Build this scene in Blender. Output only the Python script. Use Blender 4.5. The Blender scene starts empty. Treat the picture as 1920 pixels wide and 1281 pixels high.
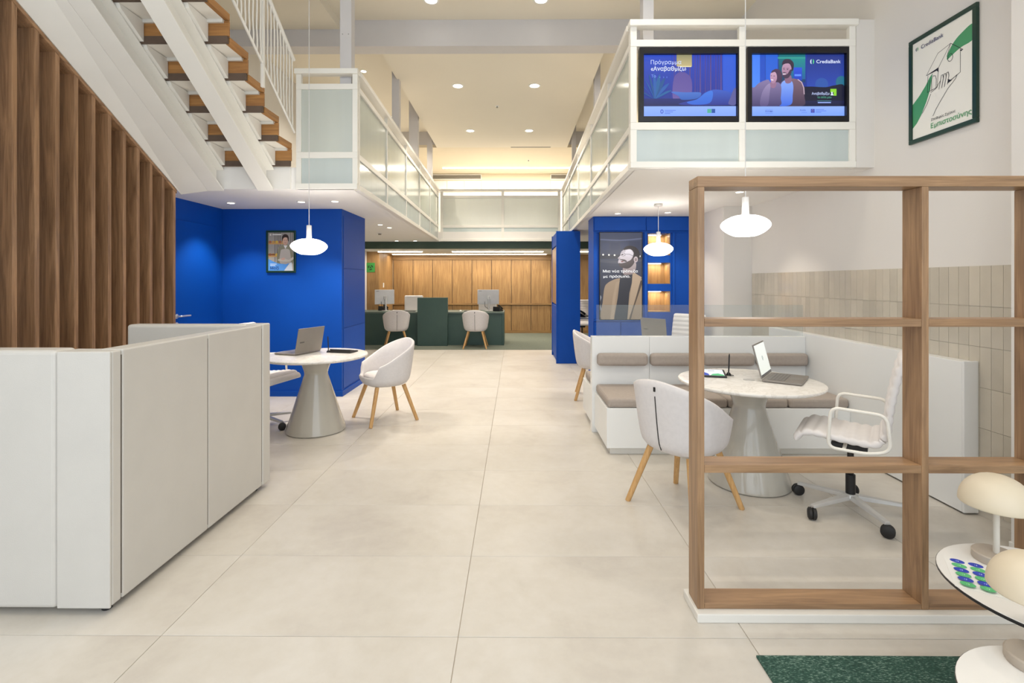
import bpy, bmesh, math, random
from mathutils import Vector, Matrix
random.seed(7)
PI = math.pi
R = math.radians
SC = bpy.context.scene
COL = SC.collection

# ------------------------------------------------------------------ camera
CAM_H, FPX, HOR, YAW = 1.458, 930.0, 528.0, 6.0 / 930.0
cd = bpy.data.cameras.new('camera')
cd.sensor_width = 36.0
cd.lens = FPX / 1920.0 * 36.0
cd.shift_y = -(640.5 - HOR) / 1920.0
cd.clip_start = 0.02
cam = bpy.data.objects.new('camera', cd)
COL.objects.link(cam)
cam.location = (0, 0, CAM_H)
cam.rotation_euler = (PI / 2, 0, YAW)
SC.camera = cam

# ------------------------------------------------------------------ world, exposure
SC.view_settings.view_transform = 'Standard'
SC.view_settings.look = 'None'
SC.view_settings.gamma = 1.0
SC.view_settings.use_curve_mapping = False
SC.view_settings.exposure = 0.12
w = bpy.data.worlds.new('daylight')
SC.world = w
w.use_nodes = True
bg = w.node_tree.nodes['Background']
bg.inputs[0].default_value = (0.86, 0.93, 1.0, 1)
bg.inputs[1].default_value = 2.0

SPOT_W = 30.0
WARM = (1.0, 0.90, 0.765)

# pixel -> world helpers (a pixel is a direction; the depth comes from the surface it lies on)
def ray(px, py):
    u = (px - 960) / FPX
    v = (py - HOR) / FPX
    return (u * math.cos(YAW) - math.sin(YAW), u * math.sin(YAW) + math.cos(YAW), -v)
def atZ(px, py, z=0.0):
    r = ray(px, py); t = (z - CAM_H) / r[2]
    return Vector((r[0] * t, r[1] * t, z))
def atY(px, py, Y):
    r = ray(px, py); t = Y / r[1]
    return Vector((r[0] * t, Y, CAM_H + r[2] * t))
def atX(px, py, X):
    r = ray(px, py); t = X / r[0]
    return Vector((X, r[1] * t, CAM_H + r[2] * t))

# ------------------------------------------------------------------ materials
def lin(c):
    return c / 12.92 if c <= 0.04045 else ((c + 0.055) / 1.055) ** 2.4
def hexc(s):
    s = s.lstrip('#')
    return tuple(lin(int(s[i:i + 2], 16) / 255.0) for i in (0, 2, 4))
MATS = {}
def base_mat(name):
    m = bpy.data.materials.new(name); m.use_nodes = True
    nt = m.node_tree
    return m, nt, nt.nodes['Principled BSDF']
def ramp(nt, stops):
    r = nt.nodes.new('ShaderNodeValToRGB')
    e = r.color_ramp.elements
    while len(e) > 1: e.remove(e[-1])
    e[0].position = stops[0][0]; e[0].color = (*stops[0][1], 1)
    for p, c in stops[1:]:
        k = e.new(p); k.color = (*c, 1)
    return r
def coords(nt, scale, rand=False):
    tc = nt.nodes.new('ShaderNodeTexCoord')
    mp = nt.nodes.new('ShaderNodeMapping')
    mp.inputs['Scale'].default_value = scale
    nt.links.new(tc.outputs['Object'], mp.inputs['Vector'])
    if rand:
        oi = nt.nodes.new('ShaderNodeObjectInfo')
        ml = nt.nodes.new('ShaderNodeMath'); ml.operation = 'MULTIPLY'; ml.inputs[1].default_value = 37.0
        cx = nt.nodes.new('ShaderNodeCombineXYZ')
        nt.links.new(oi.outputs['Random'], ml.inputs[0])
        for i in range(3): nt.links.new(ml.outputs[0], cx.inputs[i])
        nt.links.new(cx.outputs[0], mp.inputs['Location'])
    return mp
def noise(nt, vec, scale, detail=3.0, rough=0.5, dist=0.0):
    n = nt.nodes.new('ShaderNodeTexNoise')
    n.inputs['Scale'].default_value = scale
    n.inputs['Detail'].default_value = detail
    n.inputs['Roughness'].default_value = rough
    n.inputs['Distortion'].default_value = dist
    nt.links.new(vec.outputs[0], n.inputs['Vector'])
    return n
def bump(nt, bs, src, strength, dist=0.01):
    b = nt.nodes.new('ShaderNodeBump')
    b.inputs['Strength'].default_value = strength
    b.inputs['Distance'].default_value = dist
    nt.links.new(src.outputs[0], b.inputs['Height'])
    nt.links.new(b.outputs[0], bs.inputs['Normal'])
def paint(name, col, rough=0.5, var=0.04, scale=3.0, metal=0.0, bumpy=0.0, bscale=60, coat=0.0, rand=0.0):
    m, nt, bs = base_mat(name)
    c = hexc(col) if isinstance(col, str) else col
    mp = coords(nt, (1, 1, 1), True)
    n = noise(nt, mp, scale, 4)
    lo = tuple(max(0, x * (1 - var)) for x in c); hi = tuple(min(1, x * (1 + var)) for x in c)
    r = ramp(nt, [(0.3, lo), (0.7, hi)])
    nt.links.new(n.outputs[0], r.inputs[0])
    out = r.outputs[0]
    if rand:
        oi = nt.nodes.new('ShaderNodeObjectInfo')
        mr = nt.nodes.new('ShaderNodeMapRange')
        mr.inputs['To Min'].default_value = 1 - rand; mr.inputs['To Max'].default_value = 1 + rand * 0.6
        nt.links.new(oi.outputs['Random'], mr.inputs['Value'])
        mx = nt.nodes.new('ShaderNodeVectorMath'); mx.operation = 'SCALE'
        nt.links.new(out, mx.inputs[0]); nt.links.new(mr.outputs[0], mx.inputs['Scale'])
        out = mx.outputs[0]
    nt.links.new(out, bs.inputs['Base Color'])
    bs.inputs['Roughness'].default_value = rough
    bs.inputs['Metallic'].default_value = metal
    bs.inputs['Coat Weight'].default_value = coat
    if bumpy:
        n2 = noise(nt, mp, bscale, 3)
        bump(nt, bs, n2, bumpy, 0.004)
    MATS[name] = m
    return m
def wood(name, dark, light, axis='Z', rough=0.45, k=1.0):
    m, nt, bs = base_mat(name)
    s = {'X': (1.6, 22, 22), 'Y': (22, 1.6, 22), 'Z': (22, 22, 1.6)}[axis]
    mp = coords(nt, tuple(v * k for v in s), True)
    n = noise(nt, mp, 1.0, 6, 0.62, 0.9)
    s2 = {'X': (4, 160, 160), 'Y': (160, 4, 160), 'Z': (160, 160, 4)}[axis]
    mp2 = coords(nt, tuple(v * k for v in s2), True)
    n2 = noise(nt, mp2, 1.0, 2)
    ad = nt.nodes.new('ShaderNodeMath'); ad.operation = 'MULTIPLY_ADD'
    ad.inputs[1].default_value = 0.35
    nt.links.new(n2.outputs[0], ad.inputs[0])
    nt.links.new(n.outputs[0], ad.inputs[2])
    d, l = hexc(dark), hexc(light)
    mid = tuple((a + b) / 2 for a, b in zip(d, l))
    r = ramp(nt, [(0.45, d), (0.66, mid), (0.86, l)])
    nt.links.new(ad.outputs[0], r.inputs[0])
    nt.links.new(r.outputs[0], bs.inputs['Base Color'])
    bs.inputs['Roughness'].default_value = rough
    bump(nt, bs, n2, 0.08, 0.002)
    MATS[name] = m
    return m
def emit(name, col, strength):
    m, nt, bs = base_mat(name)
    c = hexc(col) if isinstance(col, str) else col
    mp = coords(nt, (1, 1, 1))
    n = noise(nt, mp, 2.0, 1)
    r = ramp(nt, [(0.0, tuple(x * 0.97 for x in c)), (1.0, c)])
    nt.links.new(n.outputs[0], r.inputs[0])
    nt.links.new(r.outputs[0], bs.inputs['Emission Color'])
    bs.inputs['Emission Strength'].default_value = strength
    bs.inputs['Base Color'].default_value = (0.8, 0.8, 0.8, 1)
    MATS[name] = m
    return m
def printed(name, strength=0.0, rough=0.35):
    """flat print: colours come from the artwork's own colour attribute; strength > 0 for lit screens"""
    m, nt, bs = base_mat(name)
    a = nt.nodes.new('ShaderNodeVertexColor'); a.layer_name = 'ink'
    if strength:
        bs.inputs['Base Color'].default_value = (0.01, 0.01, 0.012, 1)
        nt.links.new(a.outputs[0], bs.inputs['Emission Color'])
        bs.inputs['Emission Strength'].default_value = strength
    else:
        nt.links.new(a.outputs[0], bs.inputs['Base Color'])
    bs.inputs['Roughness'].default_value = rough
    MATS[name] = m
    return m
def glassy(name, tint, clear, rough=0.15, body=(0.8, 0.85, 0.82), streak=0.0):
    m, nt, bs = base_mat(name)
    out = nt.nodes['Material Output']
    mp = coords(nt, (9, 9, 0.4), True)
    n = noise(nt, mp, 1.0, 2)
    b0 = tuple(x * (1 - streak) for x in body)
    r = ramp(nt, [(0.3, b0), (0.7, body)])
    nt.links.new(n.outputs[0], r.inputs[0])
    nt.links.new(r.outputs[0], bs.inputs['Base Color'])
    bs.inputs['Roughness'].default_value = rough
    tr = nt.nodes.new('ShaderNodeBsdfTransparent'); tr.inputs[0].default_value = (*tint, 1)
    mx = nt.nodes.new('ShaderNodeMixShader'); mx.inputs[0].default_value = clear
    nt.links.new(bs.outputs[0], mx.inputs[1]); nt.links.new(tr.outputs[0], mx.inputs[2])
    nt.links.new(mx.outputs[0], out.inputs['Surface'])
    MATS[name] = m
    return m

paint('wall_white', '#e3dfda', 0.7, 0.02, 1.2, bumpy=0.05)
paint('wall_cream', '#e9ddc4', 0.7, 0.02, 1.0, bumpy=0.04)
paint('ceiling_cream', '#efe7d6', 0.8, 0.015, 0.8)
paint('soffit_white', '#f3f0eb', 0.75, 0.015, 0.8)
paint('steel_white', '#f2efe7', 0.4, 0.02, 3)
paint('post_white', '#d3d0d0', 0.5, 0.02, 3)
paint('blue', '#034aab', 0.5, 0.03, 2)
paint('green_paint', '#3c5043', 0.5, 0.04, 2)
paint('counter_green', '#3d5650', 0.5, 0.05, 3)
paint('counter_top', '#55665f', 0.4, 0.05, 4)
paint('carpet', '#6d7468', 0.95, 0.12, 30, bumpy=0.4, bscale=250)
paint('grout', '#b5a998', 0.9, 0.05, 8)
paint('wall_tile', '#c9c1b2', 0.22, 0.05, 6, coat=0.3, rand=0.09)
paint('tile_grout', '#d5cfc4', 0.9, 0.03, 8)
paint('laminate_white', '#edeeed', 0.35, 0.015, 2)
paint('leather_white', '#cbc8c2', 0.45, 0.02, 5, bumpy=0.12, bscale=220)
paint('seam_dark', '#6f685f', 0.8, 0.05, 10)
paint('fabric_pale', '#dbd7d7', 0.9, 0.03, 40, bumpy=0.25, bscale=420)
paint('fabric_taupe', '#aba097', 0.9, 0.04, 40, bumpy=0.25, bscale=420)
paint('pad_white', '#e4e0df', 0.6, 0.02, 12, bumpy=0.1, bscale=300)
paint('black_line', '#1c1b1b', 0.6, 0.1, 10)
paint('black_plastic', '#17171a', 0.4, 0.1, 10)
paint('black_rubber', '#201f20', 0.55, 0.1, 20)
paint('frame_black', '#0e0e16', 0.25, 0.1, 10)
paint('frame_green', '#15382d', 0.3, 0.08, 6)
paint('metal_grey', '#8d8a87', 0.35, 0.04, 8, metal=0.6)
paint('metal_light', '#c9c8c6', 0.35, 0.04, 8, metal=0.3)
paint('chrome', '#dedede', 0.25, 0.02, 8, metal=0.55)
paint('laptop_grey', '#8c8680', 0.4, 0.03, 10, metal=0.5)
paint('key_grey', '#5a5653', 0.5, 0.05, 10)
paint('monitor_grey', '#bfc0c4', 0.45, 0.03, 10)
paint('pedestal', '#b9b5ab', 0.16, 0.03, 3, coat=0.5)
paint('lamp_cream', '#d9ccb4', 0.42, 0.02, 3)
paint('lamp_stem', '#cfc9be', 0.35, 0.02, 5)
paint('lamp_foot', '#b5a99b', 0.5, 0.05, 12)
paint('tabletop_white', '#eeece8', 0.3, 0.015, 3)
paint('paper', '#efeeea', 0.6, 0.01, 3)
paint('pendant_metal', '#dad9d8', 0.4, 0.02, 6)
paint('grille_grey', '#8f8a80', 0.6, 0.05, 10)
paint('sign_green', '#3f9a47', 0.5, 0.04, 10)
paint('step_edge', '#5b493c', 0.5, 0.12, 12)
paint('plinth_white', '#e2dfd8', 0.4, 0.02, 4)
wood('walnut_z', '#76563b', '#b58c66', 'Z')
wood('walnut_y', '#76563b', '#b58c66', 'Y')
wood('frame_wood_z', '#7c5f45', '#ae8a66', 'Z', 0.4)
wood('frame_wood_x', '#7c5f45', '#ae8a66', 'X', 0.4)
wood('oak_z', '#8a6840', '#b28d5c', 'Z', 0.45)
wood('oak_x', '#7f5f3a', '#aa8655', 'X', 0.45)
wood('stair_wood', '#86592f', '#b98549', 'X', 0.45)
wood('stair_wood_y', '#86592f', '#b98549', 'Y', 0.45)
wood('leg_oak', '#b98c54', '#d6ac74', 'Z', 0.5, 1.6)
emit('led', (1.0, 0.90, 0.74), 8.0)
emit('led_dim', (1.0, 0.80, 0.52), 3.0)
emit('lens', (1.0, 0.92, 0.80), 10.0)
emit('pendant_glow', (1.0, 0.95, 0.88), 12.0)
printed('print_paper')
printed('print_screen', 1.0)
glassy('frosted', (0.82, 0.90, 0.86), 0.34, 0.12, (0.80, 0.83, 0.79), 0.04)
glassy('frosted_deep', (0.72, 0.80, 0.78), 0.22, 0.12, (0.71, 0.78, 0.77), 0.05)
glassy('frosted_white', (0.9, 0.92, 0.88), 0.25, 0.2, (0.86, 0.87, 0.82), 0.02)
glassy('clear_glass', (0.96, 0.98, 0.98), 0.90, 0.03, (0.5, 0.55, 0.58))

MATS['blue'].node_tree.nodes['Principled BSDF'].inputs['Specular IOR Level'].default_value = 0.25
# floor tile: large pale porcelain with soft clouding
m, nt, bs = base_mat('floor_tile')
mp = coords(nt, (1, 1, 1), True)
na = noise(nt, mp, 1.6, 6, 0.6, 0.6)
nb = noise(nt, mp, 14, 5, 0.65)
ad = nt.nodes.new('ShaderNodeMath'); ad.operation = 'MULTIPLY_ADD'; ad.inputs[1].default_value = 0.35
nt.links.new(nb.outputs[0], ad.inputs[0]); nt.links.new(na.outputs[0], ad.inputs[2])
rr = ramp(nt, [(0.45, hexc('#c5beb5')), (0.62, hexc('#cec8be')), (0.85, hexc('#d6d1c9'))])
nt.links.new(ad.outputs[0], rr.inputs[0]); nt.links.new(rr.outputs[0], bs.inputs['Base Color'])
bs.inputs['Roughness'].default_value = 0.38
MATS['floor_tile'] = m
# marble
m, nt, bs = base_mat('marble')
mp = coords(nt, (1, 1, 1), True)
na = noise(nt, mp, 5.0, 8, 0.6, 2.2)
rr = ramp(nt, [(0.44, hexc('#ebe8e3')), (0.50, hexc('#dedad3')), (0.54, hexc('#eeebe6'))])
nt.links.new(na.outputs[0], rr.inputs[0]); nt.links.new(rr.outputs[0], bs.inputs['Base Color'])
bs.inputs['Roughness'].default_value = 0.22
MATS['marble'] = m
# rug
m, nt, bs = base_mat('rug')
mp = coords(nt, (1, 1, 1))
br = nt.nodes.new('ShaderNodeTexNoise'); br.inputs['Scale'].default_value = 1.0; br.inputs['Detail'].default_value = 2
mp2 = coords(nt, (95, 330, 60))
nt.links.new(mp2.outputs[0], br.inputs['Vector'])
nb = noise(nt, mp, 9, 3)
ad = nt.nodes.new('ShaderNodeMath'); ad.operation = 'MULTIPLY_ADD'; ad.inputs[1].default_value = 0.25
nt.links.new(nb.outputs[0], ad.inputs[0]); nt.links.new(br.outputs[0], ad.inputs[2])
rr = ramp(nt, [(0.48, hexc('#234239')), (0.68, hexc('#315649')), (0.85, hexc('#8aa396'))])
nt.links.new(ad.outputs[0], rr.inputs[0]); nt.links.new(rr.outputs[0], bs.inputs['Base Color'])
bs.inputs['Roughness'].default_value = 0.95
bump(nt, bs, br, 0.5, 0.004)
MATS['rug'] = m

# ------------------------------------------------------------------ mesh helpers
def link(o, parent=None):
    COL.objects.link(o)
    if parent is not None: o.parent = parent
    return o
def tag(o, label=None, cat=None, group=None, kind=None):
    if label: o['label'] = label
    if cat: o['category'] = cat
    if group: o['group'] = group
    if kind: o['kind'] = kind
    return o
def thing(name, label, cat, loc=(0, 0, 0), rz=0.0, group=None):
    o = bpy.data.objects.new(name, None)
    o.empty_display_size = 0.05
    COL.objects.link(o)
    o.location = loc; o.rotation_euler = (0, 0, rz)
    return tag(o, label, cat, group)
def raw(name, verts, faces, mat, parent=None, smooth=False, bevel=0.0, seg=2):
    me = bpy.data.meshes.new(name)
    me.from_pydata([tuple(v) for v in verts], [], faces)
    bm = bmesh.new(); bm.from_mesh(me)
    bmesh.ops.recalc_face_normals(bm, faces=bm.faces)
    bm.to_mesh(me); bm.free()
    me.materials.append(MATS[mat] if isinstance(mat, str) else mat)
    if smooth:
        for p in me.polygons: p.use_smooth = True
    o = bpy.data.objects.new(name, me)
    link(o, parent)
    if bevel:
        b = o.modifiers.new('bevel', 'BEVEL'); b.width = bevel; b.segments = seg; b.limit_method = 'ANGLE'
    return o
BF = [(0, 3, 2, 1), (4, 5, 6, 7), (0, 1, 5, 4), (1, 2, 6, 5), (2, 3, 7, 6), (3, 0, 4, 7)]
def bxv(x0, x1, y0, y1, z0, z1):
    return [(x0, y0, z0), (x1, y0, z0), (x1, y1, z0), (x0, y1, z0), (x0, y0, z1), (x1, y0, z1), (x1, y1, z1), (x0, y1, z1)]
def box(name, b, mat, parent=None, bevel=0.0, kind=None, seg=2):
    x0, x1, y0, y1, z0, z1 = b
    if parent is None:
        cx, cy = (x0 + x1) / 2, (y0 + y1) / 2
        o = raw(name, bxv(x0 - cx, x1 - cx, y0 - cy, y1 - cy, 0, z1 - z0), BF, mat, None, False, bevel, seg)
        o.location = (cx, cy, z0)
    else:
        o = raw(name, bxv(*b), BF, mat, parent, False, bevel, seg)
    if kind: o['kind'] = kind
    return o
def boxes(name, bl, mat, parent=None, bevel=0.0):
    vs, fs = [], []
    for b in bl:
        k = len(vs); vs += bxv(*b); fs += [tuple(i + k for i in f) for f in BF]
    return raw(name, vs, fs, mat, parent, False, bevel)
def prism(name, pts, d, mat, parent=None, bevel=0.0, smooth=False):
    """pts: list of 3D points (polygon), extruded by vector d"""
    n = len(pts); d = Vector(d)
    vs = [Vector(p) for p in pts] + [Vector(p) + d for p in pts]
    fs = [tuple(range(n)), tuple(range(2 * n - 1, n - 1, -1))]
    fs += [(i, (i + 1) % n, n + (i + 1) % n, n + i) for i in range(n)]
    return raw(name, vs, fs, mat, parent, smooth, bevel)
def lathe(name, prof, mat, parent=None, n=40, loc=(0, 0, 0), smooth=True):
    vs, fs = [], []
    m_ = len(prof)
    for j in range(n):
        a = 2 * PI * j / n
        for r, z in prof:
            vs.append((loc[0] + r * math.cos(a), loc[1] + r * math.sin(a), loc[2] + z))
    for j in range(n):
        k = (j + 1) % n
        for i in range(m_ - 1):
            fs.append((j * m_ + i, k * m_ + i, k * m_ + i + 1, j * m_ + i + 1))
    me = bpy.data.meshes.new(name); me.from_pydata(vs, [], fs)
    bm = bmesh.new(); bm.from_mesh(me)
    bmesh.ops.remove_doubles(bm, verts=bm.verts, dist=1e-5)
    bmesh.ops.recalc_face_normals(bm, faces=bm.faces)
    bm.to_mesh(me); bm.free()
    me.materials.append(MATS[mat])
    for p in me.polygons: p.use_smooth = smooth
    if smooth:
        me.set_sharp_from_angle(angle=R(38))
    o = bpy.data.objects.new(name, me)
    return link(o, parent)
def disc_prof(r, z0, z1, b=0.004):
    return [(0, z0), (r - b, z0), (r, z0 + b), (r, z1 - b), (r - b, z1), (0, z1)]
def tube(name, pts, rad, mat, parent=None, n=8, closed=False):
    pts = [Vector(p) for p in pts]
    N = len(pts)
    rads = rad if isinstance(rad, (list, tuple)) else [rad] * N
    vs, fs = [], []
    up = None
    for i, p in enumerate(pts):
        if closed: t = (pts[(i + 1) % N] - pts[i - 1]).normalized()
        else: t = (pts[min(i + 1, N - 1)] - pts[max(i - 1, 0)]).normalized()
        if up is None:
            up = t.orthogonal().normalized()
        else:
            up = (up - t * up.dot(t)).normalized()
        s = t.cross(up)
        for j in range(n):
            a = 2 * PI * j / n
            vs.append(p + (up * math.cos(a) + s * math.sin(a)) * rads[i])
    segs = N if closed else N - 1
    for i in range(segs):
        a, b = i * n, ((i + 1) % N) * n
        for j in range(n):
            k = (j + 1) % n
            fs.append((a + j, a + k, b + k, b + j))
    if not closed:
        fs.append(tuple(range(n))); fs.append(tuple((N - 1) * n + j for j in range(n)))
    o = raw(name, vs, fs, mat, parent, True)
    o.data.set_sharp_from_angle(angle=R(50))
    return o
def round_path(pts, r, k=5, closed=False):
    pts = [Vector(p) for p in pts]; out = []; N = len(pts)
    for i, p in enumerate(pts):
        if not closed and i in (0, N - 1):
            out.append(p); continue
        a, b = pts[i - 1], pts[(i + 1) % N]
        da, db = (a - p), (b - p)
        ra = min(r, da.length * 0.48); rb = min(r, db.length * 0.48)
        pa, pb = p + da.normalized() * ra, p + db.normalized() * rb
        for j in range(k + 1):
            t = j / k
            out.append(pa * (1 - t) ** 2 + p * 2 * t * (1 - t) + pb * t * t)
    return out
def copy_tree(o, parent=None):
    c = o.copy(); COL.objects.link(c); c.parent = parent
    for ch in list(o.children): copy_tree(ch, c)
    return c
def dup(o, loc, rz, label, group=None):
    c = copy_tree(o)
    c.location = loc; c.rotation_euler = (0, 0, rz); c['label'] = label
    if group: c['group'] = group
    return c
def lamp(kind, name, loc, energy, color, rot=(0, 0, 0), **kw):
    l = bpy.data.lights.new(name, kind); l.energy = energy; l.color = color
    for k, v in kw.items(): setattr(l, k, v)
    o = bpy.data.objects.new(name, l); COL.objects.link(o)
    o.location = loc; o.rotation_euler = rot
    return o

# ------------------------------------------------------------------ flat artwork (posters, screens)
class Art:
    """flat print built of coloured shapes in unit coordinates (x right, y up)"""
    def __init__(s, w_, h_):
        s.w, s.h, s.bm, s.k = w_, h_, bmesh.new(), 0
        s.col = s.bm.loops.layers.float_color.new('ink')
    def poly(s, pts, col, grad=None):
        z = s.k * 0.00012; s.k += 1
        q = []
        for x, y in pts:
            p = (min(max(x, 0.0), 1.0), min(max(y, 0.0), 1.0))
            if not q or abs(p[0] - q[-1][0]) + abs(p[1] - q[-1][1]) > 1e-5: q.append(p)
        while len(q) > 1 and abs(q[0][0] - q[-1][0]) + abs(q[0][1] - q[-1][1]) < 1e-5: q.pop()
        if len(q) < 3: return
        pts = q
        vs = [s.bm.verts.new(((x - 0.5) * s.w, (y - 0.5) * s.h, z)) for x, y in pts]
        f = s.bm.faces.new(vs)
        c1 = hexc(col); c2 = hexc(grad) if grad else c1
        ys = [p[1] for p in pts]; lo, hi = min(ys), max(ys)
        f.normal_update()
        if f.normal.z < 0:
            f.normal_flip()
        for lp in f.loops:
            t = ((lp.vert.co.y / s.h + 0.5) - lo) / max(hi - lo, 1e-6)
            lp[s.col] = (*[a * (1 - t) + b * t for a, b in zip(c1, c2)], 1)
    def rect(s, x0, x1, y0, y1, col, grad=None):
        s.poly([(x0, y0), (x1, y0), (x1, y1), (x0, y1)], col, grad)
    def blob(s, pts, col, grad=None, n=5):
        """smooth closed curve through pts"""
        out = []; N = len(pts)
        for i in range(N):
            p0, p1, p2, p3 = (Vector(pts[(i + d) % N]) for d in (-1, 0, 1, 2))
            for j in range(n):
                t = j / n
                q = 0.5 * ((2 * p1) + (p2 - p0) * t + (2 * p0 - 5 * p1 + 4 * p2 - p3) * t * t + (3 * p1 - p0 - 3 * p2 + p3) * t ** 3)
                out.append((q.x, q.y))
        s.poly(out, col, grad)
    def oval(s, cx, cy, rx, ry, col, grad=None, n=22, a0=0, a1=2 * PI):
        full = abs(a1 - a0) > 6.2
        m_ = n if full else n + 1
        s.poly([(cx + rx * math.cos(a0 + (a1 - a0) * i / n), cy + ry * math.sin(a0 + (a1 - a0) * i / n)) for i in range(m_)], col, grad)
    def line(s, pts, wd, col):
        """open stroke of width wd (in metres) as quads"""
        P = [Vector((x * s.w, y * s.h)) for x, y in pts]
        for a, b in zip(P[:-1], P[1:]):
            d = (b - a)
            if d.length < 1e-6: continue
            d.normalize(); nrm = Vector((-d.y, d.x)) * wd / 2; e = d * wd * 0.3
            q = [a - e - nrm, b + e - nrm, b + e + nrm, a - e + nrm]
            s.poly([(v.x / s.w, v.y / s.h) for v in q], col)
            s.k -= 1
        s.k += 1
    def text(s, body, x, y, x1, size, col, bold=0.0, spacing=1.0):
        """lettering: baseline from unit (x, y) to unit x1; size: letter height in metres"""
        cu = bpy.data.curves.new('lettering', 'FONT'); cu.body = body.replace('π', 'п').replace('θ', 'Θ'); cu.size = size   # look-alike letter forms that the built-in face draws cleanly
        cu.offset = bold * size; cu.resolution_u = 3; cu.space_character = spacing
        ob = bpy.data.objects.new('lettering', cu); COL.objects.link(ob)
        dg = bpy.context.evaluated_depsgraph_get()
        me = bpy.data.meshes.new_from_object(ob.evaluated_get(dg))
        z = s.k * 0.00012; s.k += 1
        c = (*hexc(col), 1)
        vx = [v.co.x for v in me.vertices]
        kx = (x1 - x) * s.w / max(max(vx) - min(vx), 1e-5)
        base = [s.bm.verts.new(((v.co.x - min(vx)) * kx + (x - 0.5) * s.w, v.co.y + (y - 0.5) * s.h, z)) for v in me.vertices]
        for p in me.polygons:
            try: f = s.bm.faces.new([base[i] for i in p.vertices])
            except ValueError: continue
            f.normal_update()
            if f.normal.z < 0: f.normal_flip()
            for lp in f.loops: lp[s.col] = c
        bpy.data.objects.remove(ob); bpy.data.curves.remove(cu); bpy.data.meshes.remove(me)
    def build(s, name, mat, parent, mtx):
        bmesh.ops.triangulate(s.bm, faces=s.bm.faces)
        me = bpy.data.meshes.new(name); s.bm.to_mesh(me); s.bm.free()
        me.materials.append(MATS[mat])
        o = bpy.data.objects.new(name, me); link(o, parent)
        o.matrix_local = mtx
        return o
def face_cam(loc):      # art facing -Y
    return Matrix.Translation(loc) @ Matrix.Rotation(PI / 2, 4, 'X')
def face_left(loc):     # art on the right wall, facing -X
    return Matrix.Translation(loc) @ Matrix.Rotation(-PI / 2, 4, 'Z') @ Matrix.Rotation(PI / 2, 4, 'X')
def leaf_logo(a, cx, cy, r, c1, c2):
    """two facing crescents"""
    k = a.w / a.h
    for sgn, c in ((-1, c1), (1, c2)):
        pts = []
        for i in range(9):
            t = -PI / 2 + PI * i / 8
            pts.append((cx + sgn * (0.18 * r + 0.62 * r * math.cos(t)), cy + r * k * math.sin(t)))
        for i in range(8, -1, -1):
            t = -PI / 2 + PI * i / 8
            pts.append((cx + sgn * (0.18 * r + 0.14 * r * math.cos(t)), cy + 0.99 * r * k * math.sin(t)))
        a.poly(pts[:-1], c)

# ================================================================== THE ROOM
SOF, MEZ, H2, H1 = 2.38, 2.60, 4.50, 4.84
XL, XR, YB, YF = -3.78, 2.90, 14.0, -1.6

# floor with real tiles
floor = box('floor', (XL - 0.1, XR + 0.25, YF, YB + 0.1, -0.14, -0.004), 'grout', None, 0, 'structure')
fz = floor.location
cols = [-3.90, -2.66, -1.458, -0.234, 0.953, 2.155, 3.15]
rows = [2.033 + 0.5985 * k for k in range(-3, 15)]
cache = {}
for i in range(len(cols) - 1):
    for j in range(len(rows)):
        x0, x1 = cols[i] + 0.0013, cols[i + 1] - 0.0013
        y0 = rows[j] + 0.0013
        y1 = min(rows[j] + 0.5985, 10.585) - 0.0013
        if y1 - y0 < 0.03: continue
        key = (round(x1 - x0, 3), round(y1 - y0, 3))
        if key not in cache:
            hx, hy = (x1 - x0) / 2, (y1 - y0) / 2; e = 0.0015
            vs = bxv(-hx, hx, -hy, hy, -0.010, -e) + [(-hx + e, -hy + e, 0), (hx - e, -hy + e, 0), (hx - e, hy - e, 0), (-hx + e, hy - e, 0)]
            fs = [BF[0], BF[2], BF[3], BF[4], BF[5], (8, 9, 10, 11), (4, 5, 9, 8), (5, 6, 10, 9), (6, 7, 11, 10), (7, 4, 8, 11)]
            me = bpy.data.meshes.new('floor_tile'); me.from_pydata(vs, [], fs); me.materials.append(MATS['floor_tile'])
            cache[key] = me
        o = bpy.data.objects.new('floor_tile', cache[key]); COL.objects.link(o)
        o.parent = floor
        o.location = Vector(((x0 + x1) / 2, (y0 + y1) / 2, 0)) - fz
box('carpet', (XL, XR, 10.59, YB, -0.003, 0.006), 'carpet', None, 0, 'structure')
bpy.data.objects['carpet'].name = 'floor_carpet'

# outer walls
box('wall_left', (XL - 0.12, XL, YF, YB, -0.004, 5.0), 'wall_white', None, 0, 'structure')
wr = box('wall_right', (XR, XR + 0.15, YF, YB, -0.004, 5.0), 'wall_white', None, 0, 'structure')
wb = box('wall_back', (XL, XR, YB, YB + 0.12, 0.0, 5.0), 'wall_cream', None, 0, 'structure')
def loc_in(parent, b):
    p = parent.location
    return (b[0] - p.x, b[1] - p.x, b[2] - p.y, b[3] - p.y, b[4] - p.z, b[5] - p.z)
# glazed vertical tiles on the right wall, each its own piece
TP, TH = 0.0742, 0.252
me = bpy.data.meshes.new('wall_tile')
e = 0.001
vs = bxv(0, 0.006, -TP / 2 + e, TP / 2 - e, -TH / 2 + e, TH / 2 - e)
me.from_pydata([(-v[0], v[1], v[2]) for v in vs], [], BF)
bm = bmesh.new(); bm.from_mesh(me); bmesh.ops.recalc_face_normals(bm, faces=bm.faces); bm.to_mesh(me); bm.free()
me.materials.append(MATS['wall_tile'])
box('tile_bed', loc_in(wr, (XR - 0.002, XR, 2.72, 6.088, 0.0, 1.556)), 'tile_grout', wr)
for r_ in range(6):
    zc = 1.556 - TH * (r_ + 0.5)
    for c_ in range(45):
        o = bpy.data.objects.new('wall_tile', me); COL.objects.link(o); o.parent = wr
        o.location = Vector((XR - 0.002, 2.735 + TP * (c_ + 0.5), zc)) - wr.location
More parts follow.
